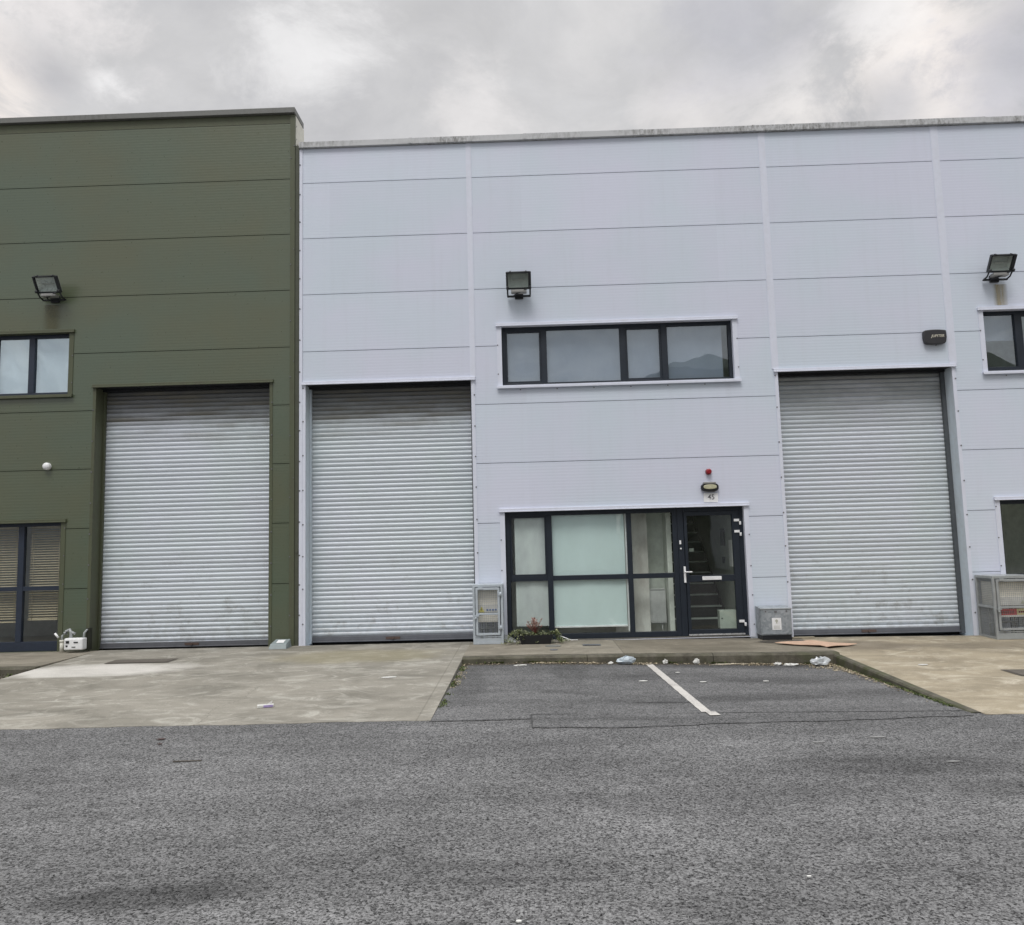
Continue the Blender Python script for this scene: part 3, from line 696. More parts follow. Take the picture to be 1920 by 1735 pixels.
# entrance door
dr = MB(); y = .085
dr.box(2.444, 2.545, y, y+.07, -.02, 2.11); dr.box(3.46, 3.53, y, y+.07, -.02, 2.11); dr.box(2.545, 3.46, y, y+.07, 2.035, 2.11)
dr.box(2.545, 3.46, y, y+.07, -.03, .0)
door = dr.build('door', m_frame, sb, .004)
lf = MB(); y = .070
lf.box(2.550, 2.600, y, y+.055, .012, 2.03); lf.box(3.345, 3.455, y, y+.055, .012, 2.03); lf.box(2.600, 3.345, y, y+.055, 1.965, 2.03)
lf.box(2.600, 3.345, y, y+.055, .012, .105); lf.box(2.600, 3.345, y, y+.055, .88, .985)
lf.build('door_leaf', m_frame, door, .004)
MB().quad((2.6, y+.03, .105), (3.345, y+.03, .105), (3.345, y+.03, .88), (2.6, y+.03, .88)).build('pane', g_door, door)
MB().quad((2.6, y+.03, .985), (3.345, y+.03, .985), (3.345, y+.03, 1.965), (2.6, y+.03, 1.965)).build('pane', g_door, door)
B(2.81, 3.125, y-.014, y-.0005, .905, .965).build('letter_plate', m_white, door, .004)
h = B(2.512, 2.545, y-.012, y-.0005+.012, .87, 1.135); h.tube([(2.53, y-.01, 1.045), (2.53, y-.055, 1.045), (2.64, y-.06, 1.045)], .011, 8); h.build('handle', m_white, door, .003)
h = MB(); h.box(2.462, 2.492, y-.002, y+.014, 1.50, 1.565); h.build('lock', m_white, door, .003)
MB().tube([(2.482, y+.014, 1.43), (2.482, y-.004, 1.43)], .014, 8).build('keyhole', m_white, door)
for zc in (1.875, 1.69, .225):
    h = MB(); h.box(3.375, 3.462, y-.014, y-.0005, zc-.02, zc+.022); h.tube([(3.475, y-.012, zc-.075), (3.475, y-.012, zc-.02)], .018, 8); h.build('hinge', m_white, door, .003)
B(2.55, 3.46, y-.02, y-.0005, .012, .035).build('weather_bar', m_steel, door)

# ------------------------------------------------------------------ interiors behind the silver building's glass
mb = MB()
mb.box(-.8, 2.3, .72, .82, 0, 2.75); mb.box(-.8, 3.9, .3, 6.0, 2.75, 2.85); mb.box(-.9, -.8, .3, 6, -.1, 2.75); mb.box(3.62, 3.7, .3, 6, 2.85, 5.8); mb.box(-.9, 3.9, 6, 6.1, -.1, 5.8)
mb.box(2.30, 2.38, .35, 6, -.1, 2.75)
mb.box(-.9, -.8, .3, 3.0, 2.9, 5.8); mb.box(-.9, 3.7, 3.0, 3.1, 2.9, 5.8); mb.box(-.9, 3.7, .3, 3.0, 5.6, 5.7)
mb.box(7.4, 12, 3.2, 3.3, -.1, 5.7); mb.box(7.4, 12, .3, 3.2, 2.75, 2.85); mb.box(7.4, 7.48, .3, 3.2, -.1, 5.7); mb.box(7.48, 12, .3, 3.2, 5.6, 5.7)
mb.build('interior_shell', m_greenwall, sb)
B(3.43, 3.61, .3, 6, -.1, 2.74).build('stairwell_wall', mat('stairwell_paint', color=(.30, .33, .29), rough=.9), sb)
mb = B(-.8, 3.62, .31, 6, -.12, -.01); mb.box(7.48, 12, .31, 3.2, -.14, -.11); mb.build('interior_floor', m_intfloor, sb)
mb = B(1.40, 1.985, .42, .47, 0, 2.74); mb.build('partition_wall', m_plaster, sb)
def blind(x0, x1, z0, z1, y, m, label, tilt=0., rail=False):
    t = thing('roller_blind', label, 'blind', ((x0+x1)/2, y, z0), 'fabric blinds behind the silver building glass')
    mb = MB(); n = 16
    for i in range(n):
        for k in range(6):
            f = lambda u: (x0+(x1-x0)*u, y+.006*math.sin(u*9)+.003*math.sin(u*23))
            (a, ya), (b, yb) = f(i/n), f((i+1)/n); c, d = z0+(z1-z0)*k/6, z0+(z1-z0)*(k+1)/6
            mb.quad((a, ya, c), (b, yb, c), (b, yb, d), (a, ya, d), 0, True)
    mb.build('fabric', m, t)
    if rail: B(x0, x1, y-.012, y+.012, z0-.025, z0).build('bottom_rail', m_white, t)
    return t
blind(-.265, .30, .215, 2.07, .150, m_blind_w, 'creased greyish blind in the narrow window by the meter cage')
blind(.345, 1.565, .205, 2.08, .150, m_blind, 'wide pale green blind in the middle ground floor window', rail=True)
mb = B(1.578, 1.60, .14, .155, .1, 2.05); mb.build('gap_light_strip', m_white, sb)  # white strip stands in for light coming through the gap beside the blind
for i, (a, b) in enumerate(((-.38, .30), (.34, 1.64), (1.68, 2.35), (2.39, 3.36))):
    blind(a, b, 4.25, 5.25, .17, m_blind_g, ['grey blind in the leftmost narrow upstairs pane', 'grey blind in the widest upstairs pane', 'grey blind in the narrow upstairs pane between two wide ones', 'grey blind in the upstairs pane above the entrance door'][i])
blind(7.75, 8.33, 4.8, 5.25, .22, m_blind_g, 'short grey blind in the upstairs window at the photo right edge')
# radiator
t = thing('radiator', 'pale panel radiator seen through the lower glass beside the door', 'radiator', (2.0, 1.0, .15))
mb = MB()
B(1.72, 2.27, .50, .53, .18, .74).build('panel', m_rad, t, .01)
for i in range(16): mb.box(1.735+i*.033, 1.752+i*.033, .492, .501, .21, .71)
mb.build('fin', m_rad, t); B(1.72, 2.26, .49, .575, .742, .755).build('grille', m_rad, t)
mb = MB().tube([(1.76, .54, 0), (1.76, .54, .2)], .01, 6); mb.tube([(2.2, .54, 0), (2.2, .54, .2)], .01, 6); mb.build('pipe', m_rad, t)
# stairs
t = thing('staircase', 'dark carpeted stairs with pale nosings behind the entrance door', 'stairs', (3.0, 1.0, 0))
for k in range(1, 15):
    z, yy = .19*k, 1.0+.25*(k-1)
    B(2.42, 3.40, yy, yy+.25, z-.19 if k == 1 else z-.30, z).build('step', m_stair, t)
    B(2.42, 3.38, yy-.016, yy+.05, z-.012, z+.014).build('nosing', m_nosing, t)
mb = MB().prism([(3.402, .95, 0), (3.402, 4.8, 2.85), (3.402, 4.8, 2.98), (3.402, .95, .13)], (.025, 0, 0)); mb.build('stringer', m_stair, t)
t = thing('intruder_keypad', 'small dark panel with sockets on the pale wall inside the door', 'control panel', (3.4, .9, 1.5))
B(3.395, 3.428, .95, 1.15, 1.45, 1.75).build('case', m_dark, t); B(3.40, 3.428, .42, .60, 1.10, 1.55).build('notice', m_paper, t); B(3.40, 3.428, 1.0, 1.1, 1.15, 1.25).build('switch', m_black, t)
t = thing('post_box', 'pale box with a keyhole inside the door glass at the bottom right', 'letter box', (3.22, .3, .1))
B(3.08, 3.36, .135, .30, .105, .40).build('case', mat('pale_green_box', color=(.40, .45, .40), rough=.5), t, .004)
MB().tube([(3.115, .136, .27), (3.115, .128, .27)], .012, 8).build('keyhole', m_black, t)
t = thing('notice', 'small faded square sticker inside the upper door glass', 'sticker', (2.66, .11, 1.40))
B(2.625, 2.70, .104, .1045, 1.375, 1.43).build('sheet', mat('faded_sticker', color=(.16, .18, .16)), t)

# ------------------------------------------------------------------ wall fittings
m_lens = mat('floodlight_glass', color=(.36, .40, .38), rough=.12, spec=.8)
def lensmat(t, bs):
    p = t.new('ShaderNodeTexCoord').outputs['Object']; x, y, z = t.xyz(p)
    k = t.rng(z, .08, .27)  # lower part coloured lighter, as though lit through the cover glass
    c = t.mix(t.math('ADD', k, t.math('MULTIPLY', t.math('SUBTRACT', t.noise(p, 9, 3), .5), .5)), (.95, .98, .94), (.35, .37, .36))
    t.put(bs.inputs['Base Color'], c); bs.inputs['Roughness'].default_value = .3; bs.inputs['Metallic'].default_value = .3
m_reflector = mat('lamp_reflector', lensmat)
m_floodglass = glassmat('floodlight_cover', (.85, .9, .88), .0)
m_body = mat('black_cast_aluminium', color=(.020, .022, .026), rough=.5)
m_body_g = mat('weathered_grey_aluminium', color=(.30, .30, .29), rough=.55)
def floodlight(loc, label, grey):
    t = thing('floodlight', label, 'floodlight', loc, 'floodlights on the facades')
    # local frame: u along wall, face tilted down by 34 deg; written in world metres around loc
    bm_ = m_body_g if grey else m_body
    L = Vector(loc); M = Matrix.Translation(L+Vector((0, -.27, .17))) @ Matrix.Rotation(math.radians(33), 4, 'X')
    def TB(x0, x1, y0, y1, z0, z1, mb=None):
        mb = mb or MB(); return mb.box(x0, x1, y0, y1, z0, z1, 0, M)
    # rim
    r = MB(); w, h = .21, .145
    TB(-w, -w+.022, -.02, .03, -h, h, r); TB(w-.045, w, -.02, .03, -h, h, r); TB(-w+.022, w-.045, -.02, .03, h-.02, h, r); TB(-w+.022, w-.045, -.02, .03, -h, -h+.022, r)
    TB(-.15, -.12, -.026, .035, h-.005, h+.012, r); TB(.11, .14, -.026, .035, h-.005, h+.012, r)
    r.build('rim', m_body if not grey else [m_body], t, .003)
    # housing: tapered shell behind the rim
    def frustum(w0, h0, y0, w1, h1, y1, mi=0, mb=None):
        mb = mb or MB(); a = [(-w0, y0, -h0), (w0, y0, -h0), (w0, y0, h0), (-w0, y0, h0)]; b = [(-w1, y1, -h1), (w1, y1, -h1), (w1, y1, h1), (-w1, y1, h1)]
        n = len(mb.v); mb.v += [tuple(M @ Vector(q)) for q in a+b]
        for k in range(4): j = (k+1) % 4; mb.f.append((n+k, n+j, n+4+j, n+4+k)); mb.mi.append(mi); mb.sm.append(False)
        mb.f.append((n+4, n+5, n+6, n+7)); mb.mi.append(mi); mb.sm.append(False)
        return mb
    hb = frustum(w-.003, h-.003, .031, w-.03, h-.02, .085); frustum(w-.03, h-.02, .085, w-.10, h-.07, .135, 0, hb)
    hb.build('housing', bm_, t)
    rf = frustum(w-.03, h-.022, .02, w-.08, h-.06, .075)
    ro = rf.build('reflector', mat('pale_reflector', color=(.80, .82, .80), rough=.3, metal=.2) if grey else m_reflector, t)
    g = MB(); g.quad(*[tuple(M @ Vector(q)) for q in ((-w+.022, .0, -h+.022), (w-.045, .0, -h+.022), (w-.045, .0, h-.02), (-w+.022, .0, h-.02))]); g.build('lens', m_floodglass, t)
    lm = MB().tube([M @ Vector((-.10, .045, 0)), M @ Vector((.10, .045, 0))], .012, 8); lm.build('lamp', mat('lamp_tube', color=(.5, .5, .48), rough=.3), t)
    # control gear box below
    gb = MB(); gb.box(L.x-.13, L.x+.13, L.y-.24, L.y-.12, L.z-.02, L.z+.03); gb.build('gear_box', m_body_g, t, .012)
    br = MB()
    for sx in (-1, 1):
        X = L.x+sx*.19
        br.tube([(X, L.y-.23, L.z+.06), (X, L.y-.15, L.z-.01), (X, L.y-.05, L.z-.03)], .014, 6)
        br.tube([(X-.02*sx, L.y-.24, L.z+.06), (X+.02*sx, L.y-.24, L.z+.06)], .028, 8)
    br.box(L.x-.20, L.x+.20, L.y-.07, L.y-.03, L.z-.045, L.z-.02); br.box(L.x-.07, L.x+.07, L.y-.04, L.y-.0, L.z-.07, L.z+.05)
    br.tube([(L.x+.16, L.y-.25, L.z+.04), (L.x-.04, L.y-.2, L.z-.035), (L.x-.10, L.y-.04, L.z-.03)], .012, 6)
    br.build('bracket', m_body, t)
    return t
floodlight((-8.10, 0, 6.00), 'grey floodlight on the olive wall above the window', True)
floodlight((-.08, 0, 5.80), 'black floodlight on the silver wall above the long upstairs window', False)
floodlight((7.93, 0, 5.82), 'black floodlight above a rust streak at the right edge', False)
# rust streak below the right floodlight: a thin stained film of wash on the panel
def rust(t, bs):
    p = t.pos(); x, y, z = t.xyz(p)
    a = t.math('MULTIPLY', t.rng(t.math('ABSOLUTE', t.math('SUBTRACT', x, 8.02)), .03, .14, 1, 0, True), t.rng(t.noise(t.scl(p, (9, 1, .8)), 1.5, 4), .3, .65, .35, 1))
    bs.inputs['Base Color'].default_value = (.40, .34, .20, 1); bs.inputs['Roughness'].default_value = .8
    t.put(bs.inputs['Alpha'], t.math('MULTIPLY', a, .75))
mb = MB().quad((7.85, -.003, 5.36), (8.19, -.003, 5.36), (8.19, -.003, 5.72), (7.85, -.003, 5.72)); mb.build('rust_stain', mat('rust_wash', rust), sb)
def orust(t, bs):
    p = t.pos(); x, y, z = t.xyz(p)
    a = t.rng(t.math('ABSOLUTE', t.math('SUBTRACT', x, -8.16)), .03, .2, 1, 0, True)
    bs.inputs['Base Color'].default_value = (.13, .115, .05, 1); t.put(bs.inputs['Alpha'], t.math('MULTIPLY', a, .4))
MB().quad((-8.45, -.003, 5.47), (-7.85, -.003, 5.47), (-7.85, -.003, 5.9), (-8.45, -.003, 5.9)).build('rust_stain', mat('olive_wash', orust), ob)

# alarm bell box with lettering
t = thing('alarm_box', 'black barrel shaped alarm box lettered JUPITER above the right shutter', 'alarm box', (6.83, 0, 4.84))
cx, cz = 6.85, 4.835
out = []
for i in range(9): u = -1+2*i/8; out.append((cx+u*.165, 0, cz+.115+.012*(1-u*u)))
for i in range(1, 4): a = PI/2*(1-i/4); out.append((cx+.165+.02*math.cos(a), 0, cz+.095+.02*math.sin(a)))
out += [(cx+.19, 0, cz-.0), (cx+.175, 0, cz-.085), (cx+.155, 0, cz-.108)]
for i in range(1, 8): u = 1-2*i/8; out.append((cx+u*.145, 0, cz-.112-.012*(1-u*u)))
out += [(cx-.155, 0, cz-.108), (cx-.175, 0, cz-.085), (cx-.19, 0, cz), (cx-.185, 0, cz+.095)]
MB().prism(out, (0, -.075, 0)).build('case', mat('charcoal_plastic', color=(.028, .028, .032), rough=.45), t, .012)
text_part('JUPITER', .062, .002, mat('cream_lettering', color=(.50, .48, .40)), t, (cx+.035, -.078, cz+.012), 0., .25, .0012)
MB().tube([(cx+.02, -.03, cz-.14), (cx+.02, -.03, cz-.12)], .012, 8).build('tamper_screw', m_fix, t)
# beacon
t = thing('alarm_beacon', 'small round red alarm sounder above the bulkhead lamp', 'alarm', (2.98, 0, 2.685))
MB().tube([(2.98, 0, 2.685), (2.98, -.03, 2.685)], .05, 20).build('base', mat('dark_red_plastic', color=(.20, .012, .015), rough=.4), t)
MB().tube([(2.98, -.03, 2.685), (2.98, -.06, 2.685), (2.98, -.075, 2.685)], .05, 20, radii=[.05, .046, .028]).build('cap', mat('red_plastic', color=(.26, .008, .016), rough=.35), t)
# bulkhead lamp
t = thing('bulkhead_lamp', 'oval black bulkhead lamp with cream lens over the number plate', 'wall lamp', (2.985, 0, 2.43))
def oval(cx, cz, a, b, y, n=28, pw=2.6):
    o = []
    for i in range(n):
        th = 2*PI*i/n; c, s = math.cos(th), math.sin(th)
        o.append((cx+a*math.copysign(abs(c)**(2/pw), c), y, cz+b*math.copysign(abs(s)**(2/pw), s)))
    return o
MB().prism(oval(2.985, 2.425, .145, .075, 0), (0, -.06, 0)).build('case', m_black, t, .01)
MB().prism(oval(2.985, 2.432, .108, .040, -.058), (0, -.022, 0)).build('lens', mat('cream_lens', color=(.50, .49, .34), rough=.25), t, .01)
mb = MB(); mb.box(2.88, 3.08, -.085, -.0, 2.478, 2.512); mb.build('hood', mat('grey_hood', color=(.22, .22, .21), rough=.5), t, .01)
mb = MB().tube([(2.90, -.045, 2.36), (3.07, -.045, 2.36)], .012, 8); mb.build('latch', mat('grey_hood'), t)
# number plate
t = thing('number_plate', 'slightly tilted white plate reading 45 over the entrance door', 'sign', (3.0, 0, 2.26))
R = Matrix.Translation((3.0, 0, 2.255)) @ Matrix.Rotation(math.radians(1.5), 4, 'Y')
MB().box(-.118, .118, -.012, -.004, -.078, .078, 0, R).build('plate', m_white, t, .002)
text_part('45', .115, .0015, mat('grey_ink', color=(.13, .13, .14)), t, (3.005, -.014, 2.262), math.radians(-1.5), 0, .001)
# white globe on the olive wall
t = thing('wall_vent', 'small round white vent on the olive wall', 'vent', (-8.16, 0, 3.087))
MB().tube([(-8.14, 0, 3.085), (-8.14, -.05, 3.085)], .062, 18).build('collar', m_white, t, .004)
MB().dome((-8.14, -.05, 3.085), .064, squash=.7).build('cap', m_white, t)

# ------------------------------------------------------------------ meter cages
def sheetmesh(mb, x0, x1, z0, z1, y, step, r, ax='x', mi=0):
    """wire mesh of thin bars in the plane"""
    k = x0+step/2
    while k < x1: (mb.box(k-r, k+r, y-r, y+r, z0, z1, mi) if ax == 'x' else mb.box(y-r, y+r, k-r, k+r, z0, z1, mi)); k += step
    k = z0+step/2
    while k < z1: (mb.box(x0, x1, y-r*1.02, y+r*1.02, k-r, k+r, mi) if ax == 'x' else mb.box(y-r*1.02, y+r*1.02, x0, x1, k-r, k+r, mi)); k += step
def cage(x0, x1, d, z0, h, label, fm, warn):
    t = thing('meter_cage', label, 'meter cage', ((x0+x1)/2, -d/2, z0), 'meter cages standing by the shutters')
    y0 = -d; s = .035; z1 = z0+h
    fr = MB()
    for X in (x0, x1-s):
        for Y in (y0, -.012-s): fr.box(X, X+s, Y, Y+s, z0, z1)
    for Z in (z0, z0+h*.49, z1-s):
        fr.box(x0+s, x1-s, y0+.001, y0+s-.001, Z, Z+s) if Z != z0+h*.49 else None
        for X in (x0, x1-s): fr.box(X+.001, X+s-.001, y0+s, -.012-s, Z, Z+s)
    fr.box(x0+s, x1-s, y0+.004, y0+.012, z0+s, z0+.095); fr.box(x0+s, x1-s, y0+.002, y0+.02, z0+.105, z0+.125)
    fr.box(x0+.002, x1-.002, y0+.002, -.012, z1+.0005, z1+.004)
    fr.build('frame', fm, t, .003)
    for X in (x0+.017, x1-.017):
        m = MB(); sheetmesh(m, y0+s, -.012-s, z0+s, z1-s, X, .028, .0022, 'y'); m.build('side_mesh', fm, t)
    # door
    a, b, c, e = x0+s+.014, x1-s-.014, z0+.14, z1-s-.014; w = .035
    dr = MB(); dr.box(a, a+w, y0-.012, y0+.018, c, e); dr.box(b-w, b, y0-.012, y0+.018, c, e); dr.box(a+w, b-w, y0-.012, y0+.018, e-w, e); dr.box(a+w, b-w, y0-.012, y0+.018, c, c+w)
    zm = z0+h*.49; dr.box(a+w, b-w, y0-.010, y0+.016, zm, zm+.03)
    do = dr.build('door', fm, t, .003)
    m = MB(); sheetmesh(m, a+w, b-w, c+w, e-w, y0+.006, .030, .0013); m.build('mesh_panel', mat('wire_mesh', color=(.30, .33, .35), rough=.5, metal=.3), do)
    hg = MB()
    for Z in (c+.08, e-.14): hg.tube([(b+.012, y0-.018, Z), (b+.012, y0-.018, Z+.07)], .014, 8); hg.box(b-.03, b+.03, y0-.022, y0-.012, Z+.015, Z+.055)
    hg.build('hinge', fm, do)
    lk = MB(); lk.box(a-.02, a+.05, y0-.026, y0-.012, zm-.02, zm+.0); lk.tube([(a+.0, y0-.03, zm-.03), (a+.0, y0-.03, zm-.06)], .016, 8)
    for Z in (e-.02, c+.0): lk.box(a+.05, a+.12, y0-.024, y0-.012, Z, Z+.035)
    lk.build('latch', fm, do)
    # meter box inside
    ix0, ix1 = x0+.075, x1-.075
    bx = MB(); bx.box(ix0, ix1, y0+.09, -.03, z0+h*.52, z0+h*.90); bx.box(ix0+.01, ix1-.005, y0+.086, y0+.091, z0+h*.70, z0+h*.705); bo = bx.build('meter_box', m_mbox, t, .006)
    lb = MB(); lb.box(ix0+.005, ix1-.01, y0+.080, y0+.086, z0+h*.53, z0+h*.66); lb.build('label', m_paper, bo)
    tx = ix0+.06 if not warn else ix1-.09; tz = z0+h*.57
    if not warn:
        MB().prism([(tx-.05, y0+.076, tz-.035), (tx+.05, y0+.076, tz-.035), (tx, y0+.076, tz+.055)], (0, .003, 0)).build('warning_triangle', mat('warning_yellow', color=(.62, .56, .10)), bo)
        k = MB(); k.prism([(tx-.007, y0+.073, tz-.022), (tx+.010, y0+.073, tz+.006), (tx-.002, y0+.073, tz+.006), (tx+.006, y0+.073, tz+.034), (tx-.012, y0+.073, tz+.002), (tx, y0+.073, tz+.002)], (0, .002, 0)); k.build('bolt_mark', m_black, bo)
        for q in range(4):
            X = ix0+.155+q*.045; s_ = MB(); s_.tube([(X, y0+.079, tz-.0), (X, y0+.074, tz-.0)], .016, 10); s_.build('mandatory_mark', mat('mark_blue', color=(.10, .16, .34)), bo)
        B(ix0+.005, ix1-.005, y0+.10, -.03, z0+h*.36, z0+h*.475).build('junction_box', m_mbox, t, .004)
    else:
        k = MB(); k.prism([(tx-.04, y0+.076, tz-.02), (tx+.03, y0+.076, tz-.02), (tx-.005, y0+.076, tz+.04)], (0, .003, 0)); k.build('warning_triangle', mat('faded_warning', color=(.45, .47, .36)), bo)
        l2 = thing  # red and yellow warning label behind the wire
        B(ix0+.0, ix0+.29, y0+.05, y0+.056, z0+h*.375, z0+h*.475).build('warning_label', mat('label_red', color=(.50, .07, .07)), t)
        B(ix0+.292, ix1+.01, y0+.05, y0+.056, z0+h*.375, z0+h*.475).build('warning_label', mat('label_yellow', color=(.62, .55, .28)), t)
        B(ix0+.0, ix1+.01, y0+.05, y0+.056, z0+h*.345, z0+h*.3745).build('warning_label', m_paper, t)
        for q in range(9): pass
        k = MB()
        for q in range(6): k.box(ix0+.04+q*.036, ix0+.062+q*.036, y0+.046, y0+.05, z0+h*.40, z0+h*.45)
        for q in range(5): k.box(ix0+.32+q*.034, ix0+.342+q*.034, y0+.046, y0+.05, z0+h*.41, z0+h*.44)
        k.build('label_print', mat('dark_red_print', color=(.22, .05, .04)), t)
    pp = MB()
    for X, r in ((ix0+.05, .016), (ix0+.13, .028), (ix1-.10, .02), (ix1-.04, .012)): pp.tube([(X, -.12, z0), (X, -.12, z0+h*.5)], r, 8)
    pp.tube([(ix0+.02, -.16, z0+.22), (ix1-.05, -.16, z0+.24)], .016, 8)
    pp.build('pipe', m_galv_d, t)
    return t
cage(-.955, -.470, .37, .004, .935, 'pale steel mesh meter cage with a yellow warning triangle', m_galv, False)
cage(7.19, 7.85, .50, -.09, .97, 'grey steel mesh meter cage with a red and yellow label', m_galv_d, True)
# backboard visible between cages and wall
# galvanised gas box
t = thing('gas_meter_box', 'galvanised steel meter box with a white sticker and black foot, right of the entrance', 'meter box', (3.86, -.15, -.045))
mb = MB().prism([(3.625, -.005, .03), (3.625, -.285, .03), (3.625, -.285, .435), (3.625, -.27, .455), (3.625, -.005, .475)], (.49, 0, 0)); mb.build('case', m_spangle, t, .005)
B(3.640, 4.100, -.293, -.285, .045, .428).build('front_panel', m_spangle, t, .003)
B(3.620, 4.120, -.300, -.262, .437, .449).build('lid_lip', m_galv_d, t)
B(3.640, 4.105, -.28, -.02, -.06, .029).build('plinth', m_black, t)
mb = MB()
for X in (3.705, 4.035): mb.tube([(X, -.293, .405), (X, -.302, .405)], .014, 8)
mb.box(3.845, 3.885, -.301, -.293, .385, .415); mb.build('screw', m_fix, t)
st = B(3.80, 3.945, -.2965, -.2935, .115, .300).build('sticker', m_white, t)
mk = MB(); mk.tube([(3.872, -.297, .255), (3.872, -.298, .255)], .022, 16); mk.prism([(3.86, -.2995, .215), (3.884, -.2995, .215), (3.872, -.2995, .25)], (0, .002, 0)); mk.build('gas_mark', mat('pale_grey_mark', color=(.45, .46, .40)), st)
mk = MB()
for k in range(3):
    for q in range(6): mk.box(3.825+q*.017, 3.837+q*.017, -.2975, -.2966, .17-k*.018, .178-k*.018)
mk.build('small_print', mat('pale_grey_mark'), st)
# stuff in front of the plinth
solo(sheet(3.40, 4.5, -.80, -.30, lambda x, y: base(x) if x < 4.3 else slab(x, y), .008, 8, 4), 'wet_patch', mat('dark_damp_stain', lambda t, bs: (t.put(bs.inputs['Base Color'], t.mix(t.noise(t.pos(), 12, 4), (.045, .04, .033), (.09, .08, .065))), t.put(bs.inputs['Alpha'], t.math('MULTIPLY', t.spot(3.92, -.50, .48, .22, .05, wob=.4, soft=.4), .9)), setattr(bs.inputs['Roughness'], 'default_value', .55))), 'dark damp stain on the concrete in front of the gas meter box', 'stain')

# gas meter on olive wall
t = thing('gas_meter', 'white gas meter with pipes low on the olive wall', 'gas meter', (-7.5, -.15, .0))
B(-7.635, -7.325, -.24, -.10, .045, .235).build('case', m_white, t, .02)
B(-7.36, -7.30, -.09, -.004, .03, .38).build('backplate', m_ojoint, t)
mb = MB(); mb.box(-7.60, -7.545, -.246, -.240, .155, .195); mb.box(-7.47, -7.40, -.246, -.240, .16, .18); mb.box(-7.50, -.0-7.44, -.246, -.240, .09, .102); mb.box(-7.60, -7.57, -.246, -.240, .10, .125); mb.build('dial', m_black, t)
mb = MB(); mb.tube([(-7.735, -.12, -.0), (-7.735, -.12, .18)], .032, 10); mb.tube([(-7.735, -.12, .165), (-7.735, -.12, .20)], .038, 10); mb.build('drain_pipe', mat('ivory_pipe', color=(.66, .65, .58)), t)
mb = MB(); mb.tube([(-7.735, -.12, .19), (-7.735, -.12, .27), (-7.70, -.12, .315), (-7.66, -.13, .31)], .018, 8)
mb.tube([(-7.57, -.15, .22), (-7.57, -.15, .33), (-7.60, -.14, .365), (-7.66, -.13, .34), (-7.665, -.13, .29)], .026, 8)
mb.tube([(-7.57, -.15, .33), (-7.50, -.15, .30)], .02, 8); mb.tube([(-7.36, -.15, .22), (-7.35, -.15, .31), (-7.33, -.1, .36)], .016, 8); mb.build('pipe', m_galv_d, t)
mb = MB().tube([(-7.85, -.13, .31), (-7.79, -.13, .24)], .018, 8); mb.build('valve_lever', m_white, t)
# small meter lid by the olive corner
t = thing('access_box', 'small grey green lidded box with a white label at the olive corner', 'service box', (-4.1, -.16, .0))
mb = MB().prism([(-4.245, -.32, .0), (-3.965, -.32, .0), (-3.965, -.30, .055), (-3.985, -.10, .125), (-4.215, -.10, .125), (-4.245, -.30, .055)], (0, .0, 0))
mb = MB(); a = [(-4.25, -.34, 0), (-3.96, -.34, 0), (-3.955, -.06, 0), (-4.235, -.06, 0)]; b_ = [(-4.235, -.30, .075), (-3.975, -.30, .075), (-3.97, -.09, .13), (-4.205, -.09, .13)]
n = len(mb.v); mb.v += a+b_
for k in range(4): j = (k+1) % 4; mb.f.append((k, j, 4+j, 4+k)); mb.mi.append(0); mb.sm.append(False)
mb.f.append((4, 5, 6, 7)); mb.mi.append(0); mb.sm.append(False)
mb.build('case', mat('grey_green_plastic', color=(.22, .26, .265), rough=.5), t, .008)
mb = MB(); mb.quad((-4.15, -.262, .0895), (-4.03, -.262, .0895), (-4.03, -.14, .1215), (-4.15, -.14, .1215)); mb.build('label', m_white, t)

# ------------------------------------------------------------------ planter
def leafmat(name, c1, c2, sc=9):
    def b(t, bs):
        t.put(bs.inputs['Base Color'], t.mix(t.rng(t.noise(t.pos(), sc, 3), .42, .58), c1, c2)); bs.inputs['Roughness'].default_value = .55
    return mat(name, b)
m_var = leafmat('variegated_leaf', (.10, .145, .055), (.46, .48, .29), 32)
m_red = leafmat('reddish_leaf', (.30, .13, .11), (.55, .40, .33), 40)
m_deb = leafmat('dead_leaf', (.13, .10, .055), (.55, .48, .34), 26)
m_moss = leafmat('moss_leaf', (.05, .075, .015), (.11, .14, .04), 22)
def leaf(mb, p, d, L, w, up=Vector((0, 0, 1))):
    d = d.normalized(); s = d.cross(up)
    if s.length < .05: s = Vector((1, 0, 0))
    s.normalize(); n = s.cross(d); p = Vector(p)
    a, b, c, e = p, p+d*L*.5+s*w+n*L*.08, p+d*L+n*-.1*L, p+d*L*.5-s*w+n*L*.08
    mb.tri(a, b, c); mb.tri(a, c, e)
pl = thing('planter', 'black plastic trough planted with trailing leaves and a reddish shrub', 'planter', (.04, -.36, 0))
mb = MB(); zb0 = base(.04)
o1 = [(-.19, -.47), (.27, -.47), (.27, -.28), (-.19, -.28)]; o2 = [(-.23, -.50), (.31, -.50), (.31, -.25), (-.23, -.25)]
n = 0; mb.v = [(x, y, .0) for x, y in o1]+[(x, y, .142) for x, y in o2]+[(x*.93+.0028, y*.96-.0150, .142) for x, y in o2]+[(x*.93+.0028, y*.96-.0146, .11) for x, y in o2]
for lv in (0, 4, 8):
    for k in range(4): j = (k+1) % 4; mb.f.append((lv+k, lv+j, lv+4+j, lv+4+k)); mb.mi.append(0); mb.sm.append(False)
mb.f += [(0, 1, 2, 3)]; mb.mi.append(0); mb.sm.append(False)
mb.build('trough', m_black, pl, .006)
B(-.20, .28, -.47, -.27, .10, .112).build('soil', m_soil, pl)
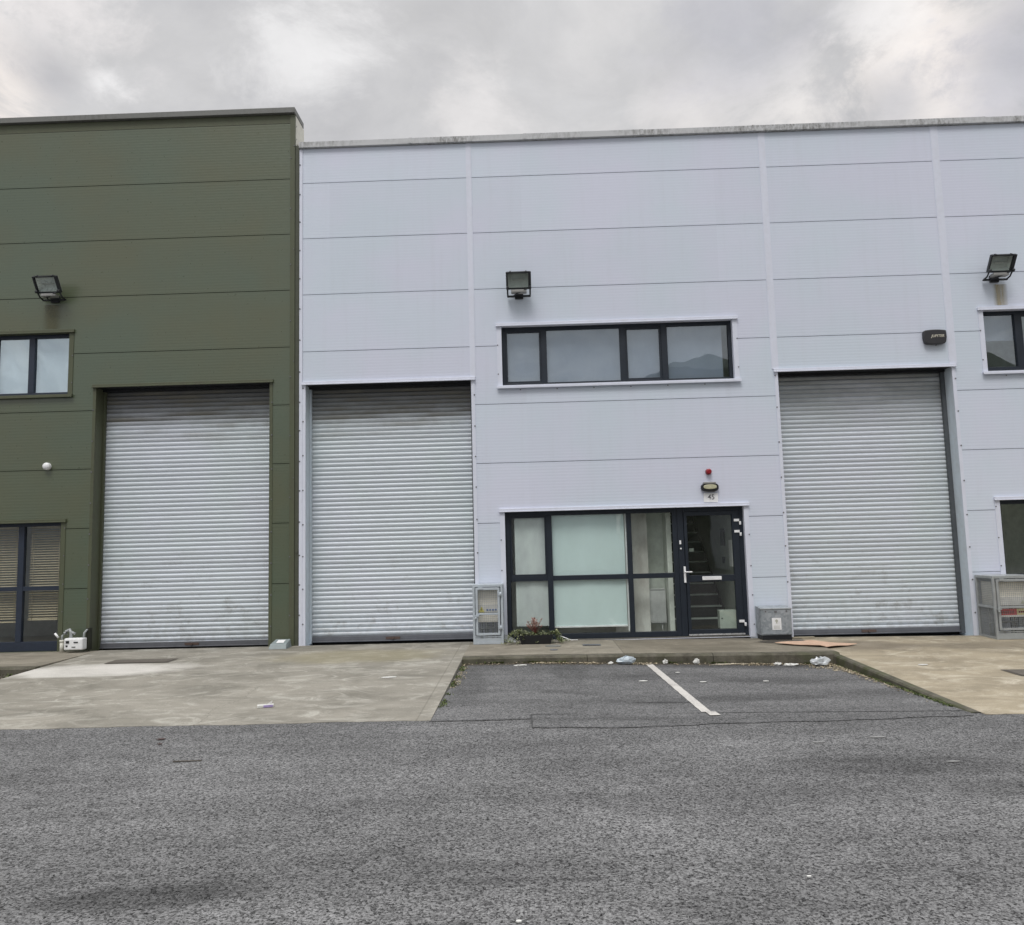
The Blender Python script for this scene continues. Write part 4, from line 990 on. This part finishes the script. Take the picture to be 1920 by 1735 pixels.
def trailing(cx, n, spread, label, nm):
    t = thing(nm, label, 'plant', (cx, -.36, .13), 'plants growing in the black planter')
    st = MB(); lf = MB()
    for i in range(n):
        a = random.uniform(-1, 1); side = spread
        p = Vector((cx+random.uniform(-.045, .045), -.36+random.uniform(-.05, .05), .14)); pts = [p.copy()]
        v = Vector((side*random.uniform(.0, .022)+random.uniform(-.008, .008), random.uniform(-.022, .02), random.uniform(.01, .045)))
        for k in range(9):
            p = p+v; v += Vector((0, 0, -.0125)); v.x *= 1.02
            if p.z < .02: p.z = .02+random.uniform(0, .02); v.z = 0
            pts.append(p.copy())
            for q in range(3):
                d = Vector((random.uniform(-1, 1), random.uniform(-1, .6), random.uniform(-.2, .9)))
                leaf(lf, p+Vector((random.uniform(-.012, .012), 0, random.uniform(-.01, .012))), d, random.uniform(.022, .042), random.uniform(.007, .013))
        st.tube(pts, .0025, 4)
    if abs(spread) < 1:
        for i in range(260):
            q = Vector((random.uniform(-.20, .28), -.375+random.uniform(-.09, .09), random.uniform(.125, .175+.03*math.sin(i))))
            leaf(lf, q, Vector((random.uniform(-1, 1), random.uniform(-1, .4), random.uniform(-.1, .9))), random.uniform(.022, .042), random.uniform(.007, .012))
    st.build('stem', m_moss, t); lf.build('foliage', m_var, t); return t
trailing(-.235, 11, -1, 'trailing variegated plant spilling over the left end of the planter', 'trailing_plant')
trailing(.315, 11, 1, 'trailing variegated plant spilling over the right end of the planter', 'trailing_plant')
trailing(.04, 2, .2, 'low variegated plant in the middle of the planter', 'trailing_plant')
t = thing('shrub', 'small upright reddish shrub rising from the middle of the planter', 'plant', (.035, -.36, .13), 'plants growing in the black planter')
st = MB(); lf = MB()
for i in range(22):
    a = random.uniform(0, 2*PI); r = random.uniform(.2, 1)*.15; h = random.uniform(.12, .26)
    p0 = Vector((.035, -.36, .13)); p1 = p0+Vector((math.cos(a)*r*.4, math.sin(a)*r*.4, h*.5)); p2 = p0+Vector((math.cos(a)*r, math.sin(a)*r, h))
    st.tube([p0, p1, p2], .003, 4)
    for k in range(13):
        u = random.uniform(.3, 1.0); q = p1.lerp(p2, u)
        leaf(lf, q, Vector((random.uniform(-1, 1), random.uniform(-1, 1), random.uniform(.1, 1.4))), random.uniform(.025, .045), .007)
st.build('stem', mat('red_stem', color=(.20, .06, .05)), t); lf.build('foliage', m_red, t)
# debris beside the planter
t = thing('broken_pipe', 'grey broken plastic offcut between the meter cage and the planter', 'debris', (-.36, -.2, 0))
mb = MB(); mb.prism([(-.46, -.16, .005), (-.26, -.22, .005), (-.30, -.20, .05), (-.40, -.14, .10), (-.47, -.10, .12)], (.0, .05, 0)); mb.build('shell', m_galv_d, t)
solo(MB().tube([(.40, -.20, .10), (.62, -.26, .02)], .008, 6), 'stick', m_white, 'thin white stick leaning down to the right of the planter', 'stick')
solo(MB().tube([(.45, -.12, .012), (.72, -.14, .012)], .006, 6), 'stick', m_white, 'thin pale stick lying flat at the shopfront foot', 'stick')

# ------------------------------------------------------------------ covers in the ground
def cover(x0, x1, y0, y1, fn, label, m=m_cover, rows=10):
    t = thing('drain_cover', label, 'cover', ((x0+x1)/2, (y0+y1)/2, fn((x0+x1)/2, (y0+y1)/2)))
    P = lambda x, y, d: (x, y, fn(x, y)+d)
    MB().quad(P(x0, y0, .006), P(x1, y0, .006), P(x1, y1, .006), P(x0, y1, .006)).build('frame', m_galv_d if rows == 0 else m, t)
    i = .03; MB().quad(P(x0+i, y0+i, .010), P(x1-i, y0+i, .010), P(x1-i, y1-i, .010), P(x0+i, y1-i, .010)).build('plate', m, t); return t
cover(-6.33, -5.37, -1.42, -1.06, lambda x, y: slab(x, y)+.004, 'long brown steel cover set in the left concrete apron')
cover(5.76, 7.0, -3.42, -3.0, lambda x, y: slab(x, y)+.004, 'brown steel cover set in the right concrete apron')
cover(.76, 1.04, -.74, -.56, lambda x, y: base(x), 'small dark rectangular cover in the pavement by the planter', m_bar)
t = solo(MB().tube([(.30, -.72, base(.3)), (.30, -.72, base(.3)+.008)], .12, 24), 'stopcock_cover', mat('dull_grey_cover', color=(.17, .17, .155), rough=.8), 'round grey stopcock cover in front of the planter', 'cover')
solo(MB().tube([(.30, -1.15, base(.3)), (.30, -1.15, base(.3)+.007)], .06, 16), 'stopcock_cover', m_bar, 'tiny round dark cover nearest the kerb below the planter', 'cover')

# ------------------------------------------------------------------ litter
t = thing('cardboard_sheet', 'flattened brown cardboard sheet lying by the gas meter box', 'cardboard', (4.2, -.8, -.05))
mb = MB(); C = [(3.66, -.84), (4.30, -1.22), (4.86, -.93), (4.34, -.52)]; N = 8
def cp(u, v, dz=0):
    a = Vector(C[0]).lerp(Vector(C[1]), u); b = Vector(C[3]).lerp(Vector(C[2]), u); q = a.lerp(b, v)
    z = (base(q.x) if q.x < 4.3 else slab(q.x, q.y)); return (q.x, q.y, z+.022+.018*abs(u-.45)*2*abs(math.sin(v*3+1))+dz)
for i in range(N):
    for j in range(N):
        for dz in (0, -.006): mb.quad(cp(i/N, j/N, dz), cp((i+1)/N, j/N, dz), cp((i+1)/N, (j+1)/N, dz), cp(i/N, (j+1)/N, dz))
for i in range(N):
    for (p, q) in (((i/N, 0), ((i+1)/N, 0)), ((i/N, 1), ((i+1)/N, 1)), ((0, i/N), (0, (i+1)/N)), ((1, i/N), (1, (i+1)/N))):
        mb.quad(cp(*p), cp(*q), cp(*q, -.006), cp(*p, -.006))
mb.build('board', m_card, t)
solo(B(4.17, 4.52, -.13, -.05, base(4.3)+.006, base(4.3)+.02), 'wood_offcut', mat('pale_wood', color=(.34, .30, .22)), 'pale strip of wood lying at the foot of the right shutter', 'wood')
def crumple(cx, cy, cz, rx, ry, rz, seed, flat=.0):
    rnd = random.Random(seed); mb = MB(); nu, nv = 14, 7; rows = []
    for i in range(nv+1):
        a = PI*i/nv; row = []
        for k in range(nu):
            th = 2*PI*k/nu; f = 1+rnd.uniform(-.28, .28)
            row.append(len(mb.v)); mb.v.append((cx+rx*math.sin(a)*math.cos(th)*f, cy+ry*math.sin(a)*math.sin(th)*f, max(cz+.002, cz+rz*(1-math.cos(a))*.5*2*f*.5+.002)))
        rows.append(row)
    for i in range(nv):
        for k in range(nu): j = (k+1) % nu; mb.f.append((rows[i][k], rows[i][j], rows[i+1][j], rows[i+1][k])); mb.mi.append(0); mb.sm.append(False)
    return mb
m_bag = mat('blue_white_plastic_bag', color=(.50, .57, .62), rough=.25)
m_clearbag = mat('clear_plastic', color=(.55, .58, .60), rough=.2)
solo(crumple(1.285, -1.84, asp(1.28, -1.84), .12, .055, .10, 3), 'plastic_bag', m_bag, 'crumpled blue white plastic bag by the kerb left of the painted line', 'litter')
solo(crumple(3.95, -1.90, asp(3.95, -1.9), .125, .06, .11, 5), 'plastic_bag', m_clearbag, 'crumpled clear plastic bag in the right corner of the bay', 'litter')
solo(crumple(3.55, -1.88, asp(3.55, -1.88), .10, .05, .03, 8), 'paper_scrap', m_paper, 'white crushed carton by the kerb left of the clear bag', 'litter')
solo(crumple(3.37, -1.87, asp(3.37, -1.87), .05, .03, .04, 9), 'paper_scrap', m_paper, 'small white scrap beside the crushed carton', 'litter')
solo(crumple(1.07, -1.84, asp(1.07, -1.84), .035, .03, .035, 10), 'paper_scrap', m_paper, 'tiny white scrap just left of the blue white bag', 'litter')
solo(crumple(1.84, -1.80, asp(1.84, -1.8), .035, .03, .06, 11), 'paper_scrap', m_paper, 'small white ball of tissue just right of the painted line', 'litter')
solo(crumple(2.27, -1.80, asp(2.27, -1.8), .045, .03, .07, 12), 'paper_scrap', m_paper, 'crumpled white tissue against the kerb right of the painted line', 'litter')
solo(crumple(-.18, -2.0, asp(0, -2.0), .09, .022, .02, 13), 'paper_scrap', m_paper, 'thin white strip lying by the kerb below the planter', 'litter')
solo(crumple(2.72, -1.84, asp(2.7, -1.84), .26, .018, .018, 14), 'twig', mat('pale_twig', color=(.42, .38, .30)), 'long pale twig lying along the kerb foot', 'twig')
t = thing('juice_carton', 'flattened purple and white drink carton on the left apron', 'litter', (-2.9, -4.54, slab(-2.9, -4.54)))
Mx = Matrix.Translation((-2.88, -4.52, slab(-2.9, -4.52)+.02)) @ Matrix.Rotation(.3, 4, 'Z')
MB().box(-.085, .085, -.03, .03, -.014, .014, 0, Mx).build('carton', m_paper, t, .004)
MB().box(-.02, .075, -.034, -.029, -.010, .012, 0, Mx).build('print', mat('purple_print', color=(.34, .27, .50)), t)
MB().prism([Mx @ Vector((0, -.02, .014)), Mx @ Vector((.06, -.02, .014)), Mx @ Vector((.07, -.015, .055)), Mx @ Vector((.035, -.015, .03))], (0, .006, 0)).build('flap', m_paper, t)
def scrap(x, y, z, w, d, label, m=m_paper, an=0.):
    Mx = Matrix.Translation((x, y, z+.006)) @ Matrix.Rotation(an, 4, 'Z'); mb = MB()
    n = 6; pts = [Mx @ Vector((w*math.cos(2*PI*k/n+.3)*random.uniform(.8, 1.1), d*math.sin(2*PI*k/n+.3)*random.uniform(.8, 1.1), 0)) for k in range(n)]
    mb.prism(pts, (0, 0, .005)); solo(mb, 'paper_scrap', m, label, 'litter')
scrap(-1.83, -2.97, slab(-1.83, -2.97), .10, .05, 'white flattened scrap on the left apron near its right edge', an=.2)
scrap(1.32, -3.25, asp(1.3, -3.2)+.004, .055, .03, 'flat white scrap left of the painted line')
scrap(2.03, -3.32, asp(2, -3.3)+.004, .045, .025, 'flat white scrap right of the painted line')
scrap(2.80, -3.26, asp(2.8, -3.2)+.004, .04, .022, 'flat white scrap in the middle of the right bay')
scrap(5.0, -2.62, slab(5, -2.62)+.004, .07, .04, 'white paper scrap on the right apron')
scrap(-3.40, -5.80, asp(0, -6)+.002, .05, .02, 'dark brown flat fragment on the road', mat('brown_fragment', color=(.07, .04, .035)), .1)
scrap(-3.33, -5.98, asp(0, -6)+.002, .022, .012, 'tiny dark fragment beside the brown one', mat('brown_fragment'))
scrap(1.86, -2.6, asp(1.8, -2.6)+.004, .03, .02, 'tiny pale scrap beside the top of the painted line')
for k_, (fx, fy, fw, fl) in enumerate(((2.35, -6.25, .09, 'left of the long one'), (2.9, -6.1, .12, 'longest of the three'), (3.15, -6.85, .08, 'nearest the dark patch'))):
    fw *= .7
    scrap(fx, fy, asp(fx, fy)-.002, fw, .013, 'thin pale paint fleck on the road right of centre, '+fl, mat('worn_fleck', color=(.27, .27, .265), rough=.8))
scrap(-.1, -9.35, asp(0, -9), .016, .009, 'small white chip on the road at the bottom edge of the photo')
scrap(1.35, -8.9, asp(1, -9), .014, .008, 'small white chip on the road right of the bottom centre')
solo(MB().tube([(-2.95, -6.55, asp(0, -6)+.006), (-2.72, -6.54, asp(0, -6)+.006)], .005, 5), 'stick', m_cover, 'thin dark stick lying on the road', 'stick')
# leaves and moss gathered along kerbs (uncountable)
mb = MB(); mm = MB()
def drop(x, y, z, L, dst):
    a = random.uniform(0, 2*PI); leaf(dst, Vector((x, y, z+.006)), Vector((math.cos(a), math.sin(a), random.uniform(-.05, .35))), L, L*.34)
for i in range(1700):
    x = random.uniform(XL1+.02, 4.18); g = abs(random.gauss(0, .075)); y = YK-.02-g
    if random.random() < max(.12, .5+.5*math.sin(x*2.3+math.sin(x*7.1)*1.3)): drop(x, y, asp(x, y)+.004, random.uniform(.016, .05), mb)
for i in range(800):
    y = YK-.02-abs(random.gauss(0, 1.0)); x = 4.185-abs(random.gauss(0, .06))
    if y > YF+.6: drop(x, y, asp(x, y)+.004, random.uniform(.012, .04), mb)
for i in range(160):
    x, y = 3.95+random.gauss(0, .13), -2.05+random.gauss(0, .16)
    if x < 4.17 and y < YK-.02: drop(x, y, asp(x, y)+.004, random.uniform(.015, .045), mb)
for i in range(260):
    y = random.uniform(-3.6, YK-.05); x = XL1+.02+abs(random.gauss(0, .05)); drop(x, y, asp(x, y)+.004, random.uniform(.01, .035), mb)
for i in range(260):
    x = random.uniform(-9.5, -7.2); y = random.uniform(-2.6, YK-.03); drop(x, y, asp(x, y), random.uniform(.015, .045), mb)
tag(mb.build('leaf_litter', m_deb), 'dry fallen leaves gathered along the kerbs', 'leaves', kind='stuff')
for i in range(700):
    y = random.uniform(-4.7, YK-.02); x = XL1+.015+abs(random.gauss(0, .035)); L = random.uniform(.012, .035)
    if math.sin(y*5.3)+math.sin(y*11+1) > .1: leaf(mm, Vector((x, y, asp(x, y)+.003)), Vector((random.uniform(-.6, .6), random.uniform(-.6, .6), 1)), L, L*.3)
for i in range(1500):
    y = random.uniform(YF+.35, YK-.05); x = 4.195-abs(random.gauss(0, .022)); L = random.uniform(.01, .028)
    if random.random() < (.25+.75*(y < -2.9)): leaf(mm, Vector((x, y, asp(x, y)+.003)), Vector((random.uniform(-.8, .5), random.uniform(-.7, .7), 1)), L, L*.35)
for i in range(420):
    x = random.choice((-.55, .0, .35, 1.9, 2.6, 3.9))+random.gauss(0, .07); y = YK-.015-abs(random.gauss(0, .015)); L = random.uniform(.015, .045)
    leaf(mm, Vector((x, y, asp(x, y)+.003)), Vector((random.uniform(-.6, .6), random.uniform(-.8, .2), 1)), L, L*.25)
for i in range(500):
    x = random.uniform(-9.5, -7.25); y = random.uniform(-2.4, YK-.03); L = random.uniform(.02, .05)
    if math.sin(x*4)+math.sin(x*9.1+y*6) > .2: leaf(mm, Vector((x, y, asp(x, y))), Vector((random.uniform(-.8, .8), random.uniform(-.8, .8), 1)), L, L*.35)
tag(mm.build('moss', m_moss), 'green moss and small weeds along the kerb edges', 'moss', kind='stuff')
struct(sheet(-9.8, XL0-.02, -2.35, YK-.0, asp, .005, 10, 4), 'planting_strip', m_soil)

# ------------------------------------------------------------------ building across the road (seen mirrored in the glass)
opp = thing('industrial_unit', 'olive unit with a curved roof across the road, mirrored in the upstairs windows', 'building', (18, -30, 0))
mb = B(5.9, 34, -38, -27, -.3, 9.2); mb.build('wall', m_olive, opp)
o = [(5.8, -27.02, 9.2)]+[(5.8+.2*i, -27.02, 9.3+.95/(1+math.exp(-(5.8+.2*i-7.0)*3))-.50*math.exp(-((5.8+.2*i-9.2)/1.1)**2)) for i in range(32)]+[(34, -27.02, 10.25), (34, -27.02, 9.2)]
MB().prism(o, (0, -.3, 0)).build('parapet', m_olive, opp)
n = 24; o = [(6.9+4.8*i/n, -27.5, 9.2+1.75*math.sin(PI*i/n)**.6) for i in range(n+1)]
MB().prism(o, (0, -10, 0)).build('roof', mat('pale_green_roof', color=(.33, .36, .30)), opp)
mb = B(9, 12.2, -26.98, -26.9, -.1, 4.4); mb.box(17, 20, -26.98, -26.9, -.1, 4.4); mb.build('shutter', m_shut_c, opp)
opp2 = thing('industrial_unit', 'low silver unit across the road, mirrored faintly in the glass', 'building', (-8, -34, 0))
mb = B(-30, 4.8, -44, -31, -.3, 8.0); mb.build('wall', m_silver, opp2); B(-30.1, 4.9, -44, -30.9, 8.0, 8.15).build('coping', m_scop, opp2)
mb = B(-14, -11, -30.98, -30.9, -.1, 4.4); mb.box(-3, 0, -30.98, -30.9, -.1, 4.4); mb.build('shutter', m_shut_c, opp2)

# ------------------------------------------------------------------ sky, sun, camera
SUN_EL, SUN_AZ = math.radians(60), math.radians(196)   # azimuth measured clockwise from +Y
w = bpy.data.worlds.new('World'); scene.world = w; w.use_nodes = True
t = NT(w.node_tree); bg = t.n['Background']
sky = t.new('ShaderNodeTexSky', sky_type='NISHITA'); sky.sun_disc = False; sky.sun_elevation = SUN_EL; sky.sun_rotation = SUN_AZ; sky.dust_density = 2.0
tc = t.new('ShaderNodeTexCoord').outputs['Generated']; x, y, z = t.xyz(tc)
zz = t.math('ADD', t.math('MAXIMUM', z, 0.), .28)
pv = t.comb(t.math('DIVIDE', x, zz), t.math('DIVIDE', y, zz), 0.)
n1 = t.noise(pv, 1.25, 8, .56, .35); n2 = t.noise(t.vmath('ADD', pv, (5.3, 2.1, 0)), 2.6, 7, .6, .5)
cl = t.math('ADD', t.math('MULTIPLY', n1, .7), t.math('MULTIPLY', n2, .3))
col = t.mix(t.rng(cl, .40, .50), (5.2, 5.2, 5.4), (6.5, 6.45, 6.5))
col = t.mix(t.rng(cl, .53, .62, 0, .6), col, (8.4, 8.2, 8.1))
warm = t.math('MULTIPLY', t.rng(z, .10, .34, 1, 0), t.rng(n2, .42, .60))
col = t.mix(t.math('MULTIPLY', warm, .7), col, (10.2, 9.6, 9.1))
# breaks and thick patches in the cloud, each at its own bearing
n3 = t.noise(t.vmath('ADD', pv, (1.7, 8.2, 0)), 4.5, 9, .66, .35)
n4 = t.noise(t.vmath('ADD', pv, (3.1, 1.2, 0)), 5.5, 9, .64, .4)
for dx, dy, dz, r_, c_, a_ in ((-.508, .733, .452, .085, (10.4, 9.6, 9.0), .95), (-.441, .726, .527, .10, (9.6, 9.2, 9.1), .8), (-.224, .806, .548, .10, (9.2, 9.1, 9.1), .85), (-.426, .761, .489, .04, (9.8, 9.7, 9.7), .8),
        (-.045, .87, .485, .09, (9.2, 8.9, 8.8), .6), (.205, .859, .469, .09, (9.2, 8.8, 8.6), .6), (.421, .771, .478, .12, (10.4, 9.7, 9.2), .9), (.31, .828, .460, .09, (9.8, 9.4, 9.1), .8), (.368, .762, .533, .06, (9.6, 9.4, 9.3), .8),
        (-.47, .742, .478, .055, (5.0, 5.0, 5.25), .8), (.488, .741, .461, .08, (5.6, 5.6, 6.1), .8), (.247, .794, .555, .13, (5.5, 5.5, 6.0), .6), (.40, .80, .455, .05, (6.0, 6.0, 6.3), .7)):
    v_ = t.new('ShaderNodeVectorMath', operation='DISTANCE'); t.put(v_.inputs[0], tc); v_.inputs[1].default_value = (dx, dy, dz)
    dd = t.math('ADD', v_.outputs['Value'], t.math('MULTIPLY', t.math('SUBTRACT', n3, .5), r_*3.4))
    col = t.mix(t.math('MULTIPLY', t.rng(dd, r_, 0, 0, 1, True), a_), col, c_)
col = t.mix(1, col, t.grey(t.rng(n4, .34, .66, .925, 1.06)), 'MULTIPLY')
mixed = t.mix(.95, sky.outputs[0], col)
# overcast luminance rises towards the zenith
lift = t.rng(z, .57, .92, 1.0, 3.3, True)
mixed = t.mix(1, mixed, t.grey(lift), 'MULTIPLY')
t.put(bg.inputs[0], mixed); bg.inputs[1].default_value = .10
sl = bpy.data.lights.new('sun', 'SUN'); sl.energy = 1.45; sl.angle = math.radians(20); sl.color = (1., .97, .93)
so = bpy.data.objects.new('sun', sl); COL.objects.link(so); so.location = (-10, -20, 30)
d = Vector((math.sin(SUN_AZ)*math.cos(SUN_EL), math.cos(SUN_AZ)*math.cos(SUN_EL), math.sin(SUN_EL)))
so.rotation_euler = d.to_track_quat('Z', 'Y').to_euler()

F, PIT, YAW, ROL, D, H = 1472.6, .101646, -.020968, -.025934, 13.0665, 1.5998
cy, sy, cp_, sp, cr, sr = math.cos(YAW), math.sin(YAW), math.cos(PIT), math.sin(PIT), math.cos(ROL), math.sin(ROL)
fw = Vector((sy*cp_, cy*cp_, sp)); r = Vector((cy, -sy, 0)); u = r.cross(fw)
r2 = cr*r+sr*u; u2 = -sr*r+cr*u
cam = bpy.data.cameras.new('camera'); co = bpy.data.objects.new('camera', cam); COL.objects.link(co)
co.matrix_world = Matrix(((r2.x, u2.x, -fw.x, 0), (r2.y, u2.y, -fw.y, -D), (r2.z, u2.z, -fw.z, H), (0, 0, 0, 1)))
cam.sensor_fit = 'HORIZONTAL'; cam.sensor_width = 36; cam.lens = F/1920*36; cam.clip_start = .05; cam.clip_end = 4000
scene.camera = co
vs = scene.view_settings; vs.view_transform = 'Standard'; vs.look = 'None'; vs.exposure = 0; vs.gamma = 1; vs.use_curve_mapping = False
scene.cycles.max_bounces = 8; scene.cycles.transparent_max_bounces = 12
